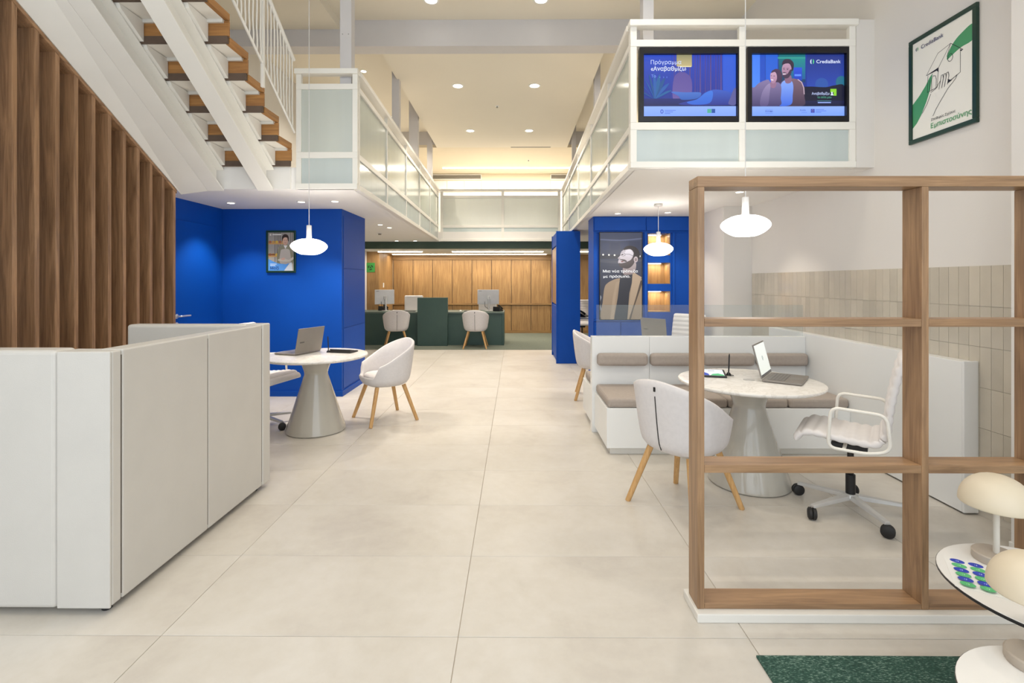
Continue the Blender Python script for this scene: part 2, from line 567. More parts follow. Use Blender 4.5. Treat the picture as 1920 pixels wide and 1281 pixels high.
# white column ends: one by the wood frame, one by the blue wall
cb = box('wall_pier', (2.68, XR, 2.20, 2.70, 0.0, H1), 'wall_white', None, 0.004, 'structure')
box('baseboard_pier', (2.668, 2.6795, 2.20, 2.70, 0.0, 0.055), 'plinth_white', None, 0.003, 'structure')
box('wall_column', (2.55, XR, 6.09, 7.0, 0.0, SOF), 'wall_white', None, 0.004, 'structure')

# upper ceilings
box('ceiling_entrance', (XL, XR, YF, 6.40, H1, H1 + 0.12), 'ceiling_cream', None, 0, 'structure')
box('ceiling_beam', (XL, XR, 6.40, 6.62, H2, H1), 'post_white', None, 0, 'structure')
box('ceiling_side_beam', (XL, -2.27, 3.2, 6.398, H1 - 0.12, H1), 'ceiling_cream', None, 0, 'structure')
box('ceiling_atrium', (-1.78, 1.18, 6.6205, 11.2495, H2, H2 + 0.06), 'ceiling_cream', None, 0, 'structure')
box('ceiling_back', (XL, XR, 11.25, YB, H2, H2 + 0.06), 'wall_cream', None, 0, 'structure')
box('ceiling_bulkhead', (XL, XR, 11.25, 11.37, H2 + 0.06, 4.94), 'post_white', None, 0, 'structure')
box('ceiling_gallery', (XL, XR, 6.62, 11.25, 4.86, 4.94), 'ceiling_cream', None, 0, 'structure')

# mezzanine slabs
LX0, LX1, LY0, LY1 = -1.60, -1.775, 4.95, 11.35
RX0, RX1, RY0, RY1 = 0.966, 1.095, 4.07, 11.35
prism('floor_mezzanine', [(XL, LY0, SOF), (LX0 - 0.02, LY0, SOF), (LX1 - 0.02, LY1 + 0.02, SOF), (RX1 + 0.02, RY1 + 0.02, SOF), (RX0 + 0.02, RY0 + 0.03, SOF),
      (XR, RY0 + 0.03, SOF), (XR, YB, SOF), (XL, YB, SOF)], (0, 0, MEZ - SOF), 'soffit_white')['kind'] = 'structure'
# mezzanine rooms behind the galleries
box('wall_gallery_left', (XL, -2.9, 9.0, 9.1, MEZ, 4.86), 'wall_cream', None, 0, 'structure')
box('wall_gallery_right', (1.9, XR, 8.3, 8.4, MEZ, 4.86), 'wall_cream', None, 0, 'structure')
box('trim_1', (XL, XR, 11.45, 11.62, 2.22, SOF), 'green_paint', None, 0, 'structure')
box('ceiling_counter', (XL, XR, 11.62, YB, 2.22, SOF), 'soffit_white', None, 0, 'structure')

# wood back wall
xs = [-3.44 + 0.555 * k for k in range(12)]
for k in range(11):
    box('wood_panel', loc_in(wb, (xs[k] + 0.008, min(xs[k + 1], XR) - 0.008, YB - 0.022, YB, 0.08, 2.07)), 'oak_z', wb, 0.002)
    box('panel_batten', loc_in(wb, (xs[k] - 0.0078, xs[k] + 0.0078, YB - 0.008, YB, 0.08, 2.07)), 'step_edge', wb)
box('wood_pelmet', loc_in(wb, (-3.46, XR, YB - 0.05, YB, 2.07, 2.22)), 'oak_x', wb, 0.002)
box('dado_rail', loc_in(wb, (-3.46, XR, YB - 0.06, YB - 0.0325, 0.80, 0.845)), 'oak_x', wb, 0.002)
box('skirting', loc_in(wb, (-3.46, XR, YB - 0.04, YB, 0.0, 0.08)), 'oak_x', wb, 0.002)
wl = box('wall_side_wood', (XL, -3.46, 12.6, YB, 0.006, 2.22), 'oak_z', None, 0.002, 'structure')
tag(box('light_switch', (-3.459, -3.448, 12.95, 13.03, 1.30, 1.42), 'laminate_white', None, 0.002), 'white wall switch on the side of the oak wall beside the counter', 'switch')
# green square sign
sg = thing('wall_sign', 'small square green sign on the dark wood wall left of the counter', 'sign', (-3.68, 12.585, 1.815))
box('plate', (-0.11, 0.11, 0.004, 0.014, -0.12, 0.12), 'sign_green', sg, 0.003)
a = Art(0.2, 0.2)
for k in range(3):
    t0 = 2 * PI * k / 3
    a.poly([(0.5 + 0.34 * math.cos(t0 + t) * q, 0.5 + 0.34 * math.sin(t0 + t) * q) for t, q in ((0, 1), (0.7, 1.05), (1.4, 0.9), (1.3, 0.5), (0.7, 0.6), (0.1, 0.55))], '#173f1c')
a.oval(0.5, 0.5, 0.1, 0.1, '#173f1c')
a.build('symbol', 'print_paper', sg, face_cam((0, 0.0035, 0)))

# back wall of the mezzanine: cabinet fronts and air grilles
for k in range(10):
    x0 = atY(806 + 32.2 * k, 0, YB).x
    for z0, z1 in ((MEZ, 3.98), (3.985, 4.30)):
        box('cupboard_front', loc_in(wb, (x0 + 0.006, x0 + 0.478, YB - 0.02, YB, z0 + 0.005, z1 - 0.005)), 'laminate_white', wb, 0.002)
def grille(p0, p1, label):
    x0, x1 = atY(p0, 0, YB).x, atY(p1, 0, YB).x
    g = thing('air_grille', label, 'vent', ((x0 + x1) / 2, YB - 0.021, 4.33))
    hw = (x1 - x0) / 2
    boxes('frame', [(-hw, hw, -0.01, 0.02, 0, 0.02), (-hw, hw, -0.01, 0.02, 0.13, 0.15), (-hw, -hw + 0.02, -0.01, 0.02, 0.02, 0.13), (hw - 0.02, hw, -0.01, 0.02, 0.02, 0.13)], 'steel_white', g)
    for i in range(5):
        box('slat', (-hw + 0.02, hw - 0.02, 0.0, 0.016, 0.026 + 0.021 * i, 0.038 + 0.021 * i), 'grille_grey', g)
grille(790, 903, 'long grey air grille high on the back gallery wall, reaching behind the left gallery')
grille(1032, 1105, 'grey air grille high on the back gallery wall, above the right gallery corner')

# ================================================================== LINEAR LIGHTS
def strip(name, x0, x1, y, z, label, energy, group=None):
    t = thing(name, label, 'light', ((x0 + x1) / 2, y, z), 0, group)
    hw = (x1 - x0) / 2
    box('housing', (-hw - 0.01, hw + 0.01, -0.04, 0.04, -0.012, 0.0), 'steel_white', t)
    box('diffuser', (-hw, hw, -0.03, 0.03, -0.03, -0.0125), 'led', t)
    lamp('AREA', 'strip_light', ((x0 + x1) / 2, y, z - 0.04), energy, WARM, shape='RECTANGLE', size=x1 - x0, size_y=0.06)
strip('led_strip', -1.93, 1.75, 13.2, H2, 'long warm linear light on the gallery ceiling by the back wall', 80)
strip('led_strip', -3.42, -2.32, 12.35, 2.22, 'short linear light under the counter ceiling, nearest the green sign', 12)
strip('led_strip', -1.57, 0.70, 12.35, 2.22, 'linear light under the counter ceiling above the green panel and right desk', 24)
strip('led_strip', -3.36, 0.85, 13.55, 2.22, 'longest linear light under the counter ceiling, close to the oak wall', 36)
strip('led_strip', 1.0, 2.3, 12.35, 2.22, 'linear light glimpsed between the blue pillar and the blue display wall', 18)

# ================================================================== DOWNLIGHTS
def downlight(x, y, z, label, group, r=0.06, e=SPOT_W, cone=96, blend=0.6):
    t = thing('downlight', label, 'light', (x, y, z), 0, group)
    lathe('ring', [(r * 0.82, -0.001), (r * 0.86, -0.008), (r * 1.12, -0.006), (r * 1.15, -0.001)], 'steel_white', t, 24)
    lathe('lens', [(0, -0.002), (r * 0.81, -0.002), (r * 0.8, -0.006), (0, -0.006)], 'lens', t, 20)
    lamp('SPOT', 'downlight_beam', (x, y, z - 0.03), e, WARM, spot_size=R(cone), spot_blend=blend, shadow_soft_size=0.03)
for x, y, lb in ((-0.89, 7.70, 'by the cross beam, towards the stair-side gallery'), (0.30, 7.70, 'by the cross beam, towards the screen-side gallery'),
                 (-0.905, 9.99, 'by the slot vent, towards the stair-side gallery'), (0.28, 9.99, 'by the slot vent, towards the screen-side gallery')):
    downlight(x, y, H2, 'large downlight in the atrium ceiling ' + lb, 'atrium ceiling downlights', 0.085, SPOT_W * 5.0)
for x, y in ((-1.01, 3.6), (0.31, 3.6), (-1.01, 1.3), (0.31, 1.3), (1.25, 3.2), (1.9, 1.3), (-2.0, 2.4)):
    downlight(x, y, H1 if not (x < -2.27 and y > 3.2) else H1 - 0.12, 'large round downlight in the high entrance ceiling before the beam', 'entrance ceiling downlights', 0.085, SPOT_W * 1.6)
for x, lb in ((-1.01, 'stair-side'), (0.31, 'screen-side')):
    downlight(x, 5.95, H1, 'large downlight in the high ceiling before the cross beam, towards the %s gallery' % lb, 'entrance ceiling downlights', 0.085, SPOT_W * 1.6)
downlight(-2.45, 8.0, 4.86, 'small downlight in the left gallery ceiling behind the white posts', None, 0.05, SPOT_W * 3, 130)
downlight(-2.5, 10.2, 4.86, 'small downlight deep in the left gallery ceiling past the dividing wall', None, 0.05, SPOT_W * 3, 130)
downlight(2.0, 7.4, 4.86, 'small downlight in the right gallery ceiling above the screens', None, 0.05, SPOT_W * 3, 130)
for px, py, lb in ((433, 380, 'nearest the blue door'), (565, 378, 'in the middle, by the pendant cord'), (628, 377, 'nearest the corner of the blue block')):
    p = atZ(px, py, SOF)
    downlight(p.x, p.y, SOF, 'small soffit downlight before the blue block, ' + lb, 'soffit lights before the blue block', 0.045, SPOT_W * 1.7)
for px, py, lb in ((713, 421, 'nearer to'), (730, 426.6, 'farther from')):
    p = atZ(px, py, SOF)
    downlight(p.x, p.y, SOF, 'one of two close small soffit downlights past the blue block, ' + lb + ' that block', 'paired lights in left soffit', 0.045, SPOT_W * 0.7)
for px, py, lb in ((748, 453, 'towards the blue block'), (782, 453, 'towards the gallery edge')):
    p = atZ(px, py, SOF)
    downlight(p.x, min(p.y, 11.2), SOF, 'small downlight in the soffit just before the green beam, ' + lb, 'lights before the green beam', 0.05, SPOT_W)
for px, py, lb in ((1158, 400, 'above the portrait screen'), (1252, 398, 'above the lit niches')):
    p = atZ(px, py, SOF)
    downlight(p.x, p.y, SOF, 'small downlight in the soffit before the blue display wall, ' + lb, 'lights before the display wall', 0.045, SPOT_W * 0.8)
downlight(2.3, 5.1, SOF, 'small downlight in the right soffit over the white banquette back', None, 0.045, SPOT_W * 0.8)
for k in range(5):
    downlight(-2.75 + 0.9 * k, 13.65 if k % 2 else 13.7, 2.22, 'tiny downlight washing the oak wall panels', 'oak wall washers', 0.035, SPOT_W * 0.55, 80)
sd = thing('smoke_detector', 'small white smoke detector on the left soffit past the blue block', 'smoke detector', tuple(atZ(712, 437, SOF)))
lathe('base', disc_prof(0.05, -0.012, -0.0005), 'laminate_white', sd, 24)
lathe('sensor', disc_prof(0.028, -0.035, -0.0125), 'grille_grey', sd, 20)
for px, py, lb in ((932, 199, 'tiny dark sprinkler head in the atrium ceiling between four downlights'), (991, 300, 'tiny sprinkler head in the ceiling before the long linear light')):
    sp = thing('sprinkler', lb, 'sprinkler', tuple(atZ(px, py, H2)))
    lathe('rosette', disc_prof(0.03, -0.006, -0.0005, 0.002), 'laminate_white', sp, 20)
    lathe('head', [(0, -0.03), (0.014, -0.03), (0.016, -0.026), (0.008, -0.0065), (0, -0.0065)], 'grille_grey', sp, 12)
ac = thing('slot_diffuser', 'long thin slot vent in the atrium ceiling, right of centre', 'vent', tuple(atZ(995, 276, H2)))
box('slot', (-0.45, 0.45, -0.03, 0.03, -0.004, -0.0005), 'grille_grey', ac)

# ================================================================== BLUE BLOCKS
bl = box('wall_blue_left', (XL, -2.20, 6.28, 7.25, 0.0, SOF), 'blue', None, 0.003, 'structure')
box('baseboard_blue', (XL, -2.185, 6.265, 6.279, 0.0, 0.07), 'blue', None, 0.002, 'structure')
box('baseboard_blue', (-2.199, -2.185, 6.28, 7.25, 0.0, 0.07), 'blue', None, 0.002, 'structure')
for z0, z1 in ((0.09, 0.855), (0.863, 1.622), (1.63, 2.30)):
    box('side_panel', loc_in(bl, (-2.1995, -2.194, 6.33, 7.22, z0, z1)), 'blue', bl, 0.002)
bs_ = box('wall_blue_side', (XL, XL + 0.06, 4.96, 6.278, 0.0, SOF), 'blue', None, 0.002, 'structure')
# door in the blue side wall
dr = tag(box('door_1', (XL + 0.0605, XL + 0.068, 5.33, 6.13, 0.01, 2.14), 'blue', None, 0.003), kind='structure')
hp = atX(337, 594, XL + 0.068)
def dloc(v): return tuple(Vector(v) - dr.location)
hx = XL + 0.069
lathe('handle_rose', disc_prof(0.026, 0, 0.008, 0.002), 'chrome', dr, 20).matrix_local = Matrix.Translation(dloc((hx, 5.41, 1.075))) @ Matrix.Rotation(PI / 2, 4, 'Y')
tube('handle', round_path([dloc((hx + 0.008, 5.41, 1.075)), dloc((hx + 0.05, 5.41, 1.075)), dloc((hx + 0.05, 5.57, 1.075))], 0.02), 0.010, 'chrome', dr, 10)
lathe('lock_rose', disc_prof(0.026, 0, 0.008, 0.002), 'chrome', dr, 20).matrix_local = Matrix.Translation(dloc((hx, 5.41, 0.985))) @ Matrix.Rotation(PI / 2, 4, 'Y')
kf = tube('key', [dloc((hx + 0.009, 5.41, 0.985)), dloc((hx + 0.045, 5.41, 0.985))], 0.005, 'chrome', dr, 8)

# right blue pillar cabinet
pc = thing('pillar_cabinet', 'tall narrow blue cabinet pillar standing alone before the counter', 'cabinet', (0.942, 9.35, 0.0))
box('carcass', (-0.185, 0.213, -0.54, 0.55, 0.0, 2.355), 'blue', pc, 0.004)
box('side_frame', (-0.213, -0.1855, -0.54, -0.50, 0.0, 2.355), 'blue', pc, 0.003)
box('side_frame', (-0.213, -0.1855, 0.51, 0.55, 0.0, 2.355), 'blue', pc, 0.003)
for z0, z1, mm in ((0.08, 1.02, 'blue'), (1.05, 2.08, 'walnut_z'), (2.11, 2.34, 'blue')):
    box('door', (-0.205, -0.1855, -0.49, 0.50, z0, z1), mm, pc, 0.003)

# blue display wall with wooden niches
dw = thing('display_wall', 'blue built-in display wall with three lit wooden niches and base cabinets', 'cabinet', (1.825, 7.0, 0.0))
def D(b, name, mat='blue', bev=0.002): return box(name, (b[0] - 1.825, b[1] - 1.825, b[2] - 7.0, b[3] - 7.0, b[4], b[5]), mat, dw, bev)
NX0, NX1 = 1.875, 2.195
D((1.105, NX0, 7.03, 7.5, 0.0, SOF - 0.002), 'carcass')
D((NX1, 2.548, 7.03, 7.5, 0.0, SOF - 0.002), 'carcass')
nz = [(1.025, 1.32), (1.424, 1.725), (1.83, 2.14)]
edges = [0.0] + [v for p in nz for v in p] + [SOF - 0.002]
for k in range(0, len(edges), 2):
    D((NX0 + 0.0005, NX1 - 0.0005, 7.03, 7.5, edges[k], edges[k + 1]), 'shelf_block')
D((NX0 + 0.0005, NX1 - 0.0005, 7.30, 7.5, 1.0255, 2.1395), 'niche_back_core')
for z0, z1 in nz:
    D((NX0 + 0.0005, NX1 - 0.0005, 7.29, 7.2995, z0 + 0.0005, z1 - 0.0005), 'niche_back', 'oak_z', 0)
    D((NX0 + 0.0005, NX0 + 0.01, 7.035, 7.2895, z0 + 0.0005, z1 - 0.0005), 'niche_side', 'oak_z', 0)
    D((NX1 - 0.01, NX1 - 0.0005, 7.035, 7.2895, z0 + 0.0005, z1 - 0.0005), 'niche_side', 'oak_z', 0)
    D((NX0 + 0.011, NX1 - 0.011, 7.035, 7.2895, z0 + 0.0005, z0 + 0.01), 'niche_floor', 'oak_x', 0)
    D((NX0 + 0.012, NX1 - 0.07, 7.25, 7.275, z1 - 0.012, z1 - 0.001), 'niche_light', 'led', 0)
    lamp('AREA', 'niche_glow', ((NX0 + NX1) / 2, 7.2, z1 - 0.02), 1.3, WARM, shape='RECTANGLE', size=0.24, size_y=0.05)
for b in ((1.105, 2.548, 7.0, 7.029, 2.15, 2.165), (1.105, 1.145, 7.0, 7.029, 0.93, 2.149), (1.82, 1.86, 7.0, 7.029, 0.93, 2.149), (2.215, 2.25, 7.0, 7.029, 0.93, 2.149),
          (1.105, 1.86, 7.0, 7.029, 0.90, 0.925)):
    D(b, 'frame_strip')
for b in ((1.12, 1.84, 7.012, 7.029, 2.175, 2.365), (1.856, 2.54, 7.012, 7.029, 2.175, 2.365), (1.12, 1.485, 7.012, 7.029, 0.06, 0.885), (1.495, 1.855, 7.012, 7.029, 0.06, 0.885), (1.865, 2.54, 7.012, 7.029, 0.06, 0.885)):
    D(b, 'door')
# portrait screen
ps = thing('portrait_screen', 'tall lit advertising screen with a bearded man in a tan coat', 'screen', (1.49, 6.996, 1.535))
box('bezel', (-0.305, 0.305, 0.0, 0.033, -0.622, 0.622), 'frame_black', ps, 0.003)
a = Art(0.585, 1.22)
a.rect(0, 1, 0, 1, '#25262f', '#3c4258')
a.rect(0, 1, 0.70, 0.745, '#2a2c38'); a.rect(0.05, 0.22, 0.80, 0.88, '#39405a'); a.rect(0.26, 0.44, 0.80, 0.885, '#343a52'); a.rect(0.48, 0.66, 0.82, 0.89, '#39405a'); a.rect(0.7, 0.95, 0.82, 0.9, '#333950')
a.blob([(0, 0.915), (0.5, 0.905), (1, 0.925), (1, 0.94), (0.5, 0.92), (0, 0.93)], '#5a617c')
a.blob([(0, 0.66), (0.5, 0.645), (1, 0.67), (1, 0.695), (0.5, 0.672), (0, 0.69)], '#454856')
for x in (0.07, 0.21, 0.345, 0.95): a.oval(x, 0.748 - 0.02 * x, 0.022, 0.0105, '#f4f1e8')
a.blob([(0.10, 0.0), (0.0, 0.18), (0.03, 0.25), (0.0, 0.27), (0.0, 0.12)], '#8a8d99')
# coat, jumper
a.blob([(0.03, 0.0), (0.06, 0.2), (0.10, 0.36), (0.18, 0.42), (0.36, 0.465), (0.52, 0.48), (0.74, 0.53), (0.86, 0.51), (1.0, 0.46), (1.0, 0.2), (1.0, 0.0), (0.5, -0.0)], '#8c7760', '#a08a72')
a.poly([(0.33, 0.0), (0.42, 0.25), (0.47, 0.46), (0.52, 0.54), (0.78, 0.555), (0.80, 0.50), (0.70, 0.3), (0.65, 0.0)], '#24252c', '#2c2d36')
a.poly([(0.78, 0.555), (0.88, 0.52), (1.0, 0.485), (0.96, 0.46), (1.0, 0.455), (0.84, 0.24), (0.70, 0.02), (0.655, 0.0), (0.70, 0.2), (0.76, 0.42)], '#9c8770', '#b49c82')
a.poly([(0.97, 0.45), (1.0, 0.45), (1.0, 0.40), (0.80, 0.12), (0.735, 0.0), (0.69, 0.0), (0.84, 0.22)], '#4e4136')
a.poly([(0.47, 0.44), (0.40, 0.36), (0.36, 0.2), (0.33, 0.0), (0.24, 0.0), (0.30, 0.25), (0.38, 0.43)], '#a38d75')
# neck, face looking up to the left, beard, hair
a.blob([(0.56, 0.52), (0.55, 0.60), (0.66, 0.63), (0.84, 0.66), (0.86, 0.60), (0.80, 0.53), (0.68, 0.515)], '#8a7a78', '#b3a4a4')
a.blob([(0.43, 0.655), (0.45, 0.70), (0.42, 0.705), (0.475, 0.735), (0.50, 0.775), (0.60, 0.815), (0.74, 0.815), (0.84, 0.77), (0.86, 0.70), (0.80, 0.645), (0.65, 0.60), (0.50, 0.615)], '#b9abb0', '#dcd4da')
a.blob([(0.60, 0.78), (0.66, 0.80), (0.74, 0.795), (0.78, 0.75), (0.74, 0.715), (0.66, 0.72), (0.60, 0.74)], '#cfc4cc', '#e6e0e6')
a.blob([(0.445, 0.650), (0.50, 0.647), (0.58, 0.655), (0.66, 0.668), (0.74, 0.69), (0.80, 0.735), (0.84, 0.735), (0.835, 0.68), (0.78, 0.625), (0.67, 0.587), (0.53, 0.596), (0.455, 0.622)], '#3b3131', '#5d5152')
a.blob([(0.455, 0.690), (0.52, 0.695), (0.60, 0.688), (0.645, 0.668), (0.60, 0.664), (0.52, 0.680)], '#54484a')
a.blob([(0.435, 0.700), (0.455, 0.712), (0.485, 0.708), (0.475, 0.698)], '#a89a9e')
a.blob([(0.50, 0.748), (0.53, 0.757), (0.565, 0.75), (0.53, 0.743)], '#4a3e40')
a.blob([(0.50, 0.672), (0.545, 0.675), (0.56, 0.664), (0.51, 0.660)], '#7d4c4c')
a.blob([(0.56, 0.80), (0.60, 0.835), (0.70, 0.85), (0.84, 0.835), (0.93, 0.79), (0.95, 0.73), (0.90, 0.67), (0.84, 0.70), (0.79, 0.72), (0.80, 0.77), (0.72, 0.81)], '#2a2325')
a.oval(0.855, 0.692, 0.05, 0.034, '#c5b6b8'); a.oval(0.855, 0.69, 0.028, 0.02, '#8e7c7c')
a.line([(0.47, 0.755), (0.52, 0.775), (0.585, 0.765), (0.60, 0.738), (0.55, 0.73), (0.49, 0.74), (0.47, 0.755)], 0.004, '#4a4448')
a.line([(0.60, 0.752), (0.70, 0.752), (0.83, 0.722)], 0.005, '#3a3438')
a.line([(0.52, 0.79), (0.60, 0.79)], 0.006, '#4a3c3c')
a.text('Μια νέα τράπεζα', 0.065, 0.542, 0.905, 0.0502, '#ffffff', 0.012)
a.text('με πρόσωπο.', 0.075, 0.482, 0.72, 0.0502, '#ffffff', 0.012)
a.build('picture', 'print_screen', ps, face_cam((0, -0.0005, 0)))

# ================================================================== GALLERY RAILINGS
def Lx(y): return LX0 + (LX1 - LX0) * (y - LY0) / (LY1 - LY0)
def Rx(y): return RX0 + (RX1 - RX0) * (y - RY0) / (RY1 - RY0)
ZT = 3.575
def run(name, label, A, B, stops, zs, panes=True, post=0.035, glass='frosted'):
    """railing from A to B (plan); stops: fractions with a post; zs: (z of the bottom rail bottom, its top, mid rail bottom, mid rail top, glass top, upper rail top)"""
    A, B = Vector((*A, 0)), Vector((*B, 0))
    t = thing(name, label, 'railing', (A.x, A.y, SOF))
    d = (B - A); L = d.length; ang = math.atan2(d.y, d.x)
    t.rotation_euler = (0, 0, ang)
    z0, z1, z2, z3, z4, z5 = [z - SOF for z in zs]
    top = ZT - SOF
    pw = post / 2
    box('fascia_rail', (0, L, -0.028, 0.028, z0, z1), 'steel_white', t, 0.003)
    box('mid_rail', (0, L, -0.02, 0.02, z2, z3), 'steel_white', t, 0.003)
    box('upper_rail', (0, L, -0.022, 0.022, z4, z5), 'steel_white', t, 0.003)
    box('handrail', (-0.01, L + 0.01, -0.045, 0.045, top - 0.05, top), 'steel_white', t, 0.004)
    S = [f * L for f in stops]
    for s in S:
        c = min(max(s, pw), L - pw)
        for za, zb in ((z1 + 0.0005, z2 - 0.0005), (z3 + 0.0005, z4 - 0.0005), (z5 + 0.0005, top - 0.0505)):
            box('post', (c - pw, c + pw, -0.019, 0.019, za, zb), 'steel_white', t)
    for s0, s1 in zip(S[:-1], S[1:]):
        a0, a1 = max(s0, pw) + pw + 0.0005, min(s1, L - pw) - pw - 0.0005
        if panes != 'low':
            box('glass_pane', (a0, a1, -0.006, 0.006, z3 + 0.0005, z4 - 0.0005), glass, t)
        box('lower_glass_pane', (a0, a1, -0.006, 0.006, z1 + 0.0005, z2 - 0.0005), 'frosted_deep', t)
    return t
ZS = (SOF, 2.435, 2.69, 2.75, 3.375, 3.43)
run('gallery_railing', 'white railing with frosted panes at the stair end of the left gallery', (-2.185, LY0), (LX0 + 0.028, LY0), (0, 1), ZS, post=0.05)
ystop = [4.95, 6.22, 7.49, 8.76, 10.03, 11.35]
run('gallery_railing', 'long white railing of frosted panes along the left gallery edge', (LX0, LY0 + 0.062), (LX1, LY1), [(y - LY0) / (LY1 - LY0) for y in ystop], ZS)
run('gallery_railing', 'white railing with two wide frosted panes across the back gallery', (LX1 + 0.06, LY1 + 0.03), (RX1 - 0.06, LY1 + 0.03), (0, 0.52, 1), ZS, post=0.06, glass='frosted_white')
ystop = [4.07, 5.157, 6.52, 8.06, 9.72, 11.35]
run('gallery_railing', 'long white railing of frosted panes along the right gallery edge', (RX0, RY0 + 0.045), (RX1, RY1), [(y - RY0) / (RY1 - RY0) for y in ystop], ZS)
run('gallery_railing', 'white railing carrying the two screens at the front of the right gallery', (RX0 - 0.03, RY0 - 0.02), (2.755, RY0 - 0.02), (0, 0.4975, 1), (SOF, 2.43, 2.69, 2.75, 3.365, 3.42), panes='low', post=0.05)

box('wall_nib', (2.757, XR, RY0 - 0.045, RY0 + 0.0295, SOF, ZT), 'wall_white', None, 0, 'structure')
# steel posts from gallery to ceiling
for x, y, ztop, lb in ((-1.715, 5.06, H1, 'thick white steel post at the stair corner of the left gallery'), (-1.80, 7.5, H2 + 0.1, 'white steel post on the left gallery below the ceiling edge'),
                   (-1.90, 9.3, H2 + 0.1, 'broad pale post on the left gallery further along'), (-1.885, 10.95, H2 + 0.1, 'pale post at the far end of the left gallery')):
    t = thing('steel_post', lb, 'post', (x, y, MEZ))
    wv = 0.058 if y < 6 else (0.085 if 9 < y < 10 else 0.055)
    ztp = ztop - MEZ - 0.001 if y < 6 else 4.858 - MEZ
    box('shaft', (-wv, wv, -0.055, 0.055, 0.012, ztp), 'post_white', t, 0.003)
    box('base_plate', (-wv - 0.015, wv + 0.015, -0.075, 0.075, 0.0005, 0.0115), 'steel_white', t)
    if y < 6:
        for sx in (-0.03, 0.03):
            o = lathe('bolt', disc_prof(0.006, 0, 0.004, 0.001), 'chrome', t, 8)
            o.matrix_local = Matrix.Translation((sx, -0.0555, 1.36)) @ Matrix.Rotation(PI / 2, 4, 'X')
for x, y, lb in ((1.125, 4.25, 'white steel post at the front corner of the right gallery behind the screens'), (1.25, 7.6, 'white steel post half way along the right gallery'), (1.27, 10.75, 'pale post at the far end of the right gallery')):
    t = thing('steel_post', lb, 'post', (x, y, MEZ))
    ztp = (H1 if y < 6.3 else 4.858) - MEZ - 0.001
    box('shaft', (-0.045, 0.045, -0.055, 0.055, 0.012, ztp), 'post_white', t, 0.003)
    box('base_plate', (-0.06, 0.06, -0.075, 0.075, 0.0005, 0.0115), 'steel_white', t)

# ================================================================== SCREENS ON THE RIGHT GALLERY
def tv(p0, p1, label):
    x0, x1 = atY(p0, 0, RY0).x, atY(p1, 0, RY0).x
    t = thing('wall_screen', label, 'screen', ((x0 + x1) / 2, RY0, 3.058))
    hw, hh = (x1 - x0) / 2, 0.302
    hi = 0.045
    boxes('bezel', [(-hw, hw, -0.035, 0.018, hh - hi - 0.005, hh), (-hw, hw, -0.035, 0.018, -hh, -hh + hi), (-hw, -hw + 0.034, -0.035, 0.018, -hh + hi, hh - hi - 0.005), (hw - 0.034, hw, -0.035, 0.018, -hh + hi, hh - hi - 0.005)], 'frame_black', t)
    box('back_panel', (-hw + 0.035, hw - 0.035, -0.005, 0.018, -hh + hi + 0.0005, hh - hi - 0.0055), 'frame_black', t)
    return t, 2 * (hw - 0.036), 2 * (hh - hi) - 0.008
t1, w1, h1 = tv(1197.5, 1387, 'black framed screen showing a reclining figure, beside the gallery corner')
a = Art(w1, h1)
a.rect(0, 1, 0, 1, '#16246a', '#2346c0')
for k in range(24):
    x = 0.30 + 0.028 * k
    a.rect(x, x + 0.017, 0.30, 1.0, ['#2b3494', '#453a8c', '#3a3a96', '#5a4a92'][k % 4], ['#223fb2', '#3c3c9e', '#2c3a9a', '#4a3c84'][k % 4])
a.blob([(0.33, 0.25), (0.33, 0.62), (0.42, 0.72), (0.52, 0.60), (0.50, 0.25)], '#6a5aa0', '#5a4c98')
a.rect(0.86, 1.0, 0.35, 1.0, '#2c56c8', '#2a5ad4')
a.rect(0.36, 0.525, 0.81, 1.0, '#c2b27e', '#8e8a66'); a.rect(0.40, 0.52, 0.80, 0.815, '#e8e0b0')
for k in range(9):
    an = R(20 + 17.5 * k); cx, cy = 0.12, 0.28
    a.blob([(cx, cy), (cx + 0.12 * math.cos(an) - 0.015 * math.sin(an), cy + 0.28 * math.sin(an) + 0.02), (cx + 0.2 * math.cos(an), cy + 0.42 * math.sin(an)), (cx + 0.12 * math.cos(an) + 0.02 * math.sin(an), cy + 0.24 * math.sin(an))], ['#1f5f9a', '#245aa8', '#1a4f8c'][k % 3])
a.rect(0, 1, 0.16, 0.29, '#141a52', '#1c2670')
a.blob([(0.30, 0.40), (0.45, 0.39), (0.62, 0.385), (0.58, 0.29), (0.42, 0.27), (0.38, 0.33)], '#2f5cb4', '#4a74c8')
a.blob([(0.38, 0.20), (0.46, 0.24), (0.58, 0.28), (0.66, 0.38), (0.78, 0.435), (0.95, 0.39), (1.0, 0.36), (1.0, 0.2), (0.7, 0.18), (0.5, 0.18)], '#26308a', '#3a5cc0')
a.blob([(0.47, 0.23), (0.58, 0.28), (0.68, 0.39), (0.75, 0.40), (0.72, 0.22), (0.55, 0.19)], '#2f62d0', '#4078dc')
a.blob([(0.92, 0.2), (0.94, 0.3), (0.97, 0.42), (1.0, 0.45), (1.0, 0.2)], '#5a5a96')
a.rect(0, 1, 0, 0.165, '#7fa2fa', '#8fb0ff')
a.text('Πρόγραμμα', 0.08, 0.845, 0.41, 0.0471, '#cfdcff', 0.0)
a.text('«Αναβαθμίζω', 0.08, 0.74, 0.46, 0.0471, '#e8efff', 0.012)
a.text('Το', 0.085, 0.63, 0.135, 0.0319, '#7f9af0', 0.008)
for x in (0.175, 0.215, 0.25): a.rect(x, x + 0.006, 0.62, 0.645, '#5f80e0')
a.oval(0.20, 0.08, 0.018, 0.035, '#4a62c8'); a.oval(0.20, 0.08, 0.009, 0.018, '#86a8fc')
for k in range(3): a.rect(0.23, 0.35 - 0.03 * k, 0.094 - 0.025 * k, 0.102 - 0.025 * k, '#4a66d0')
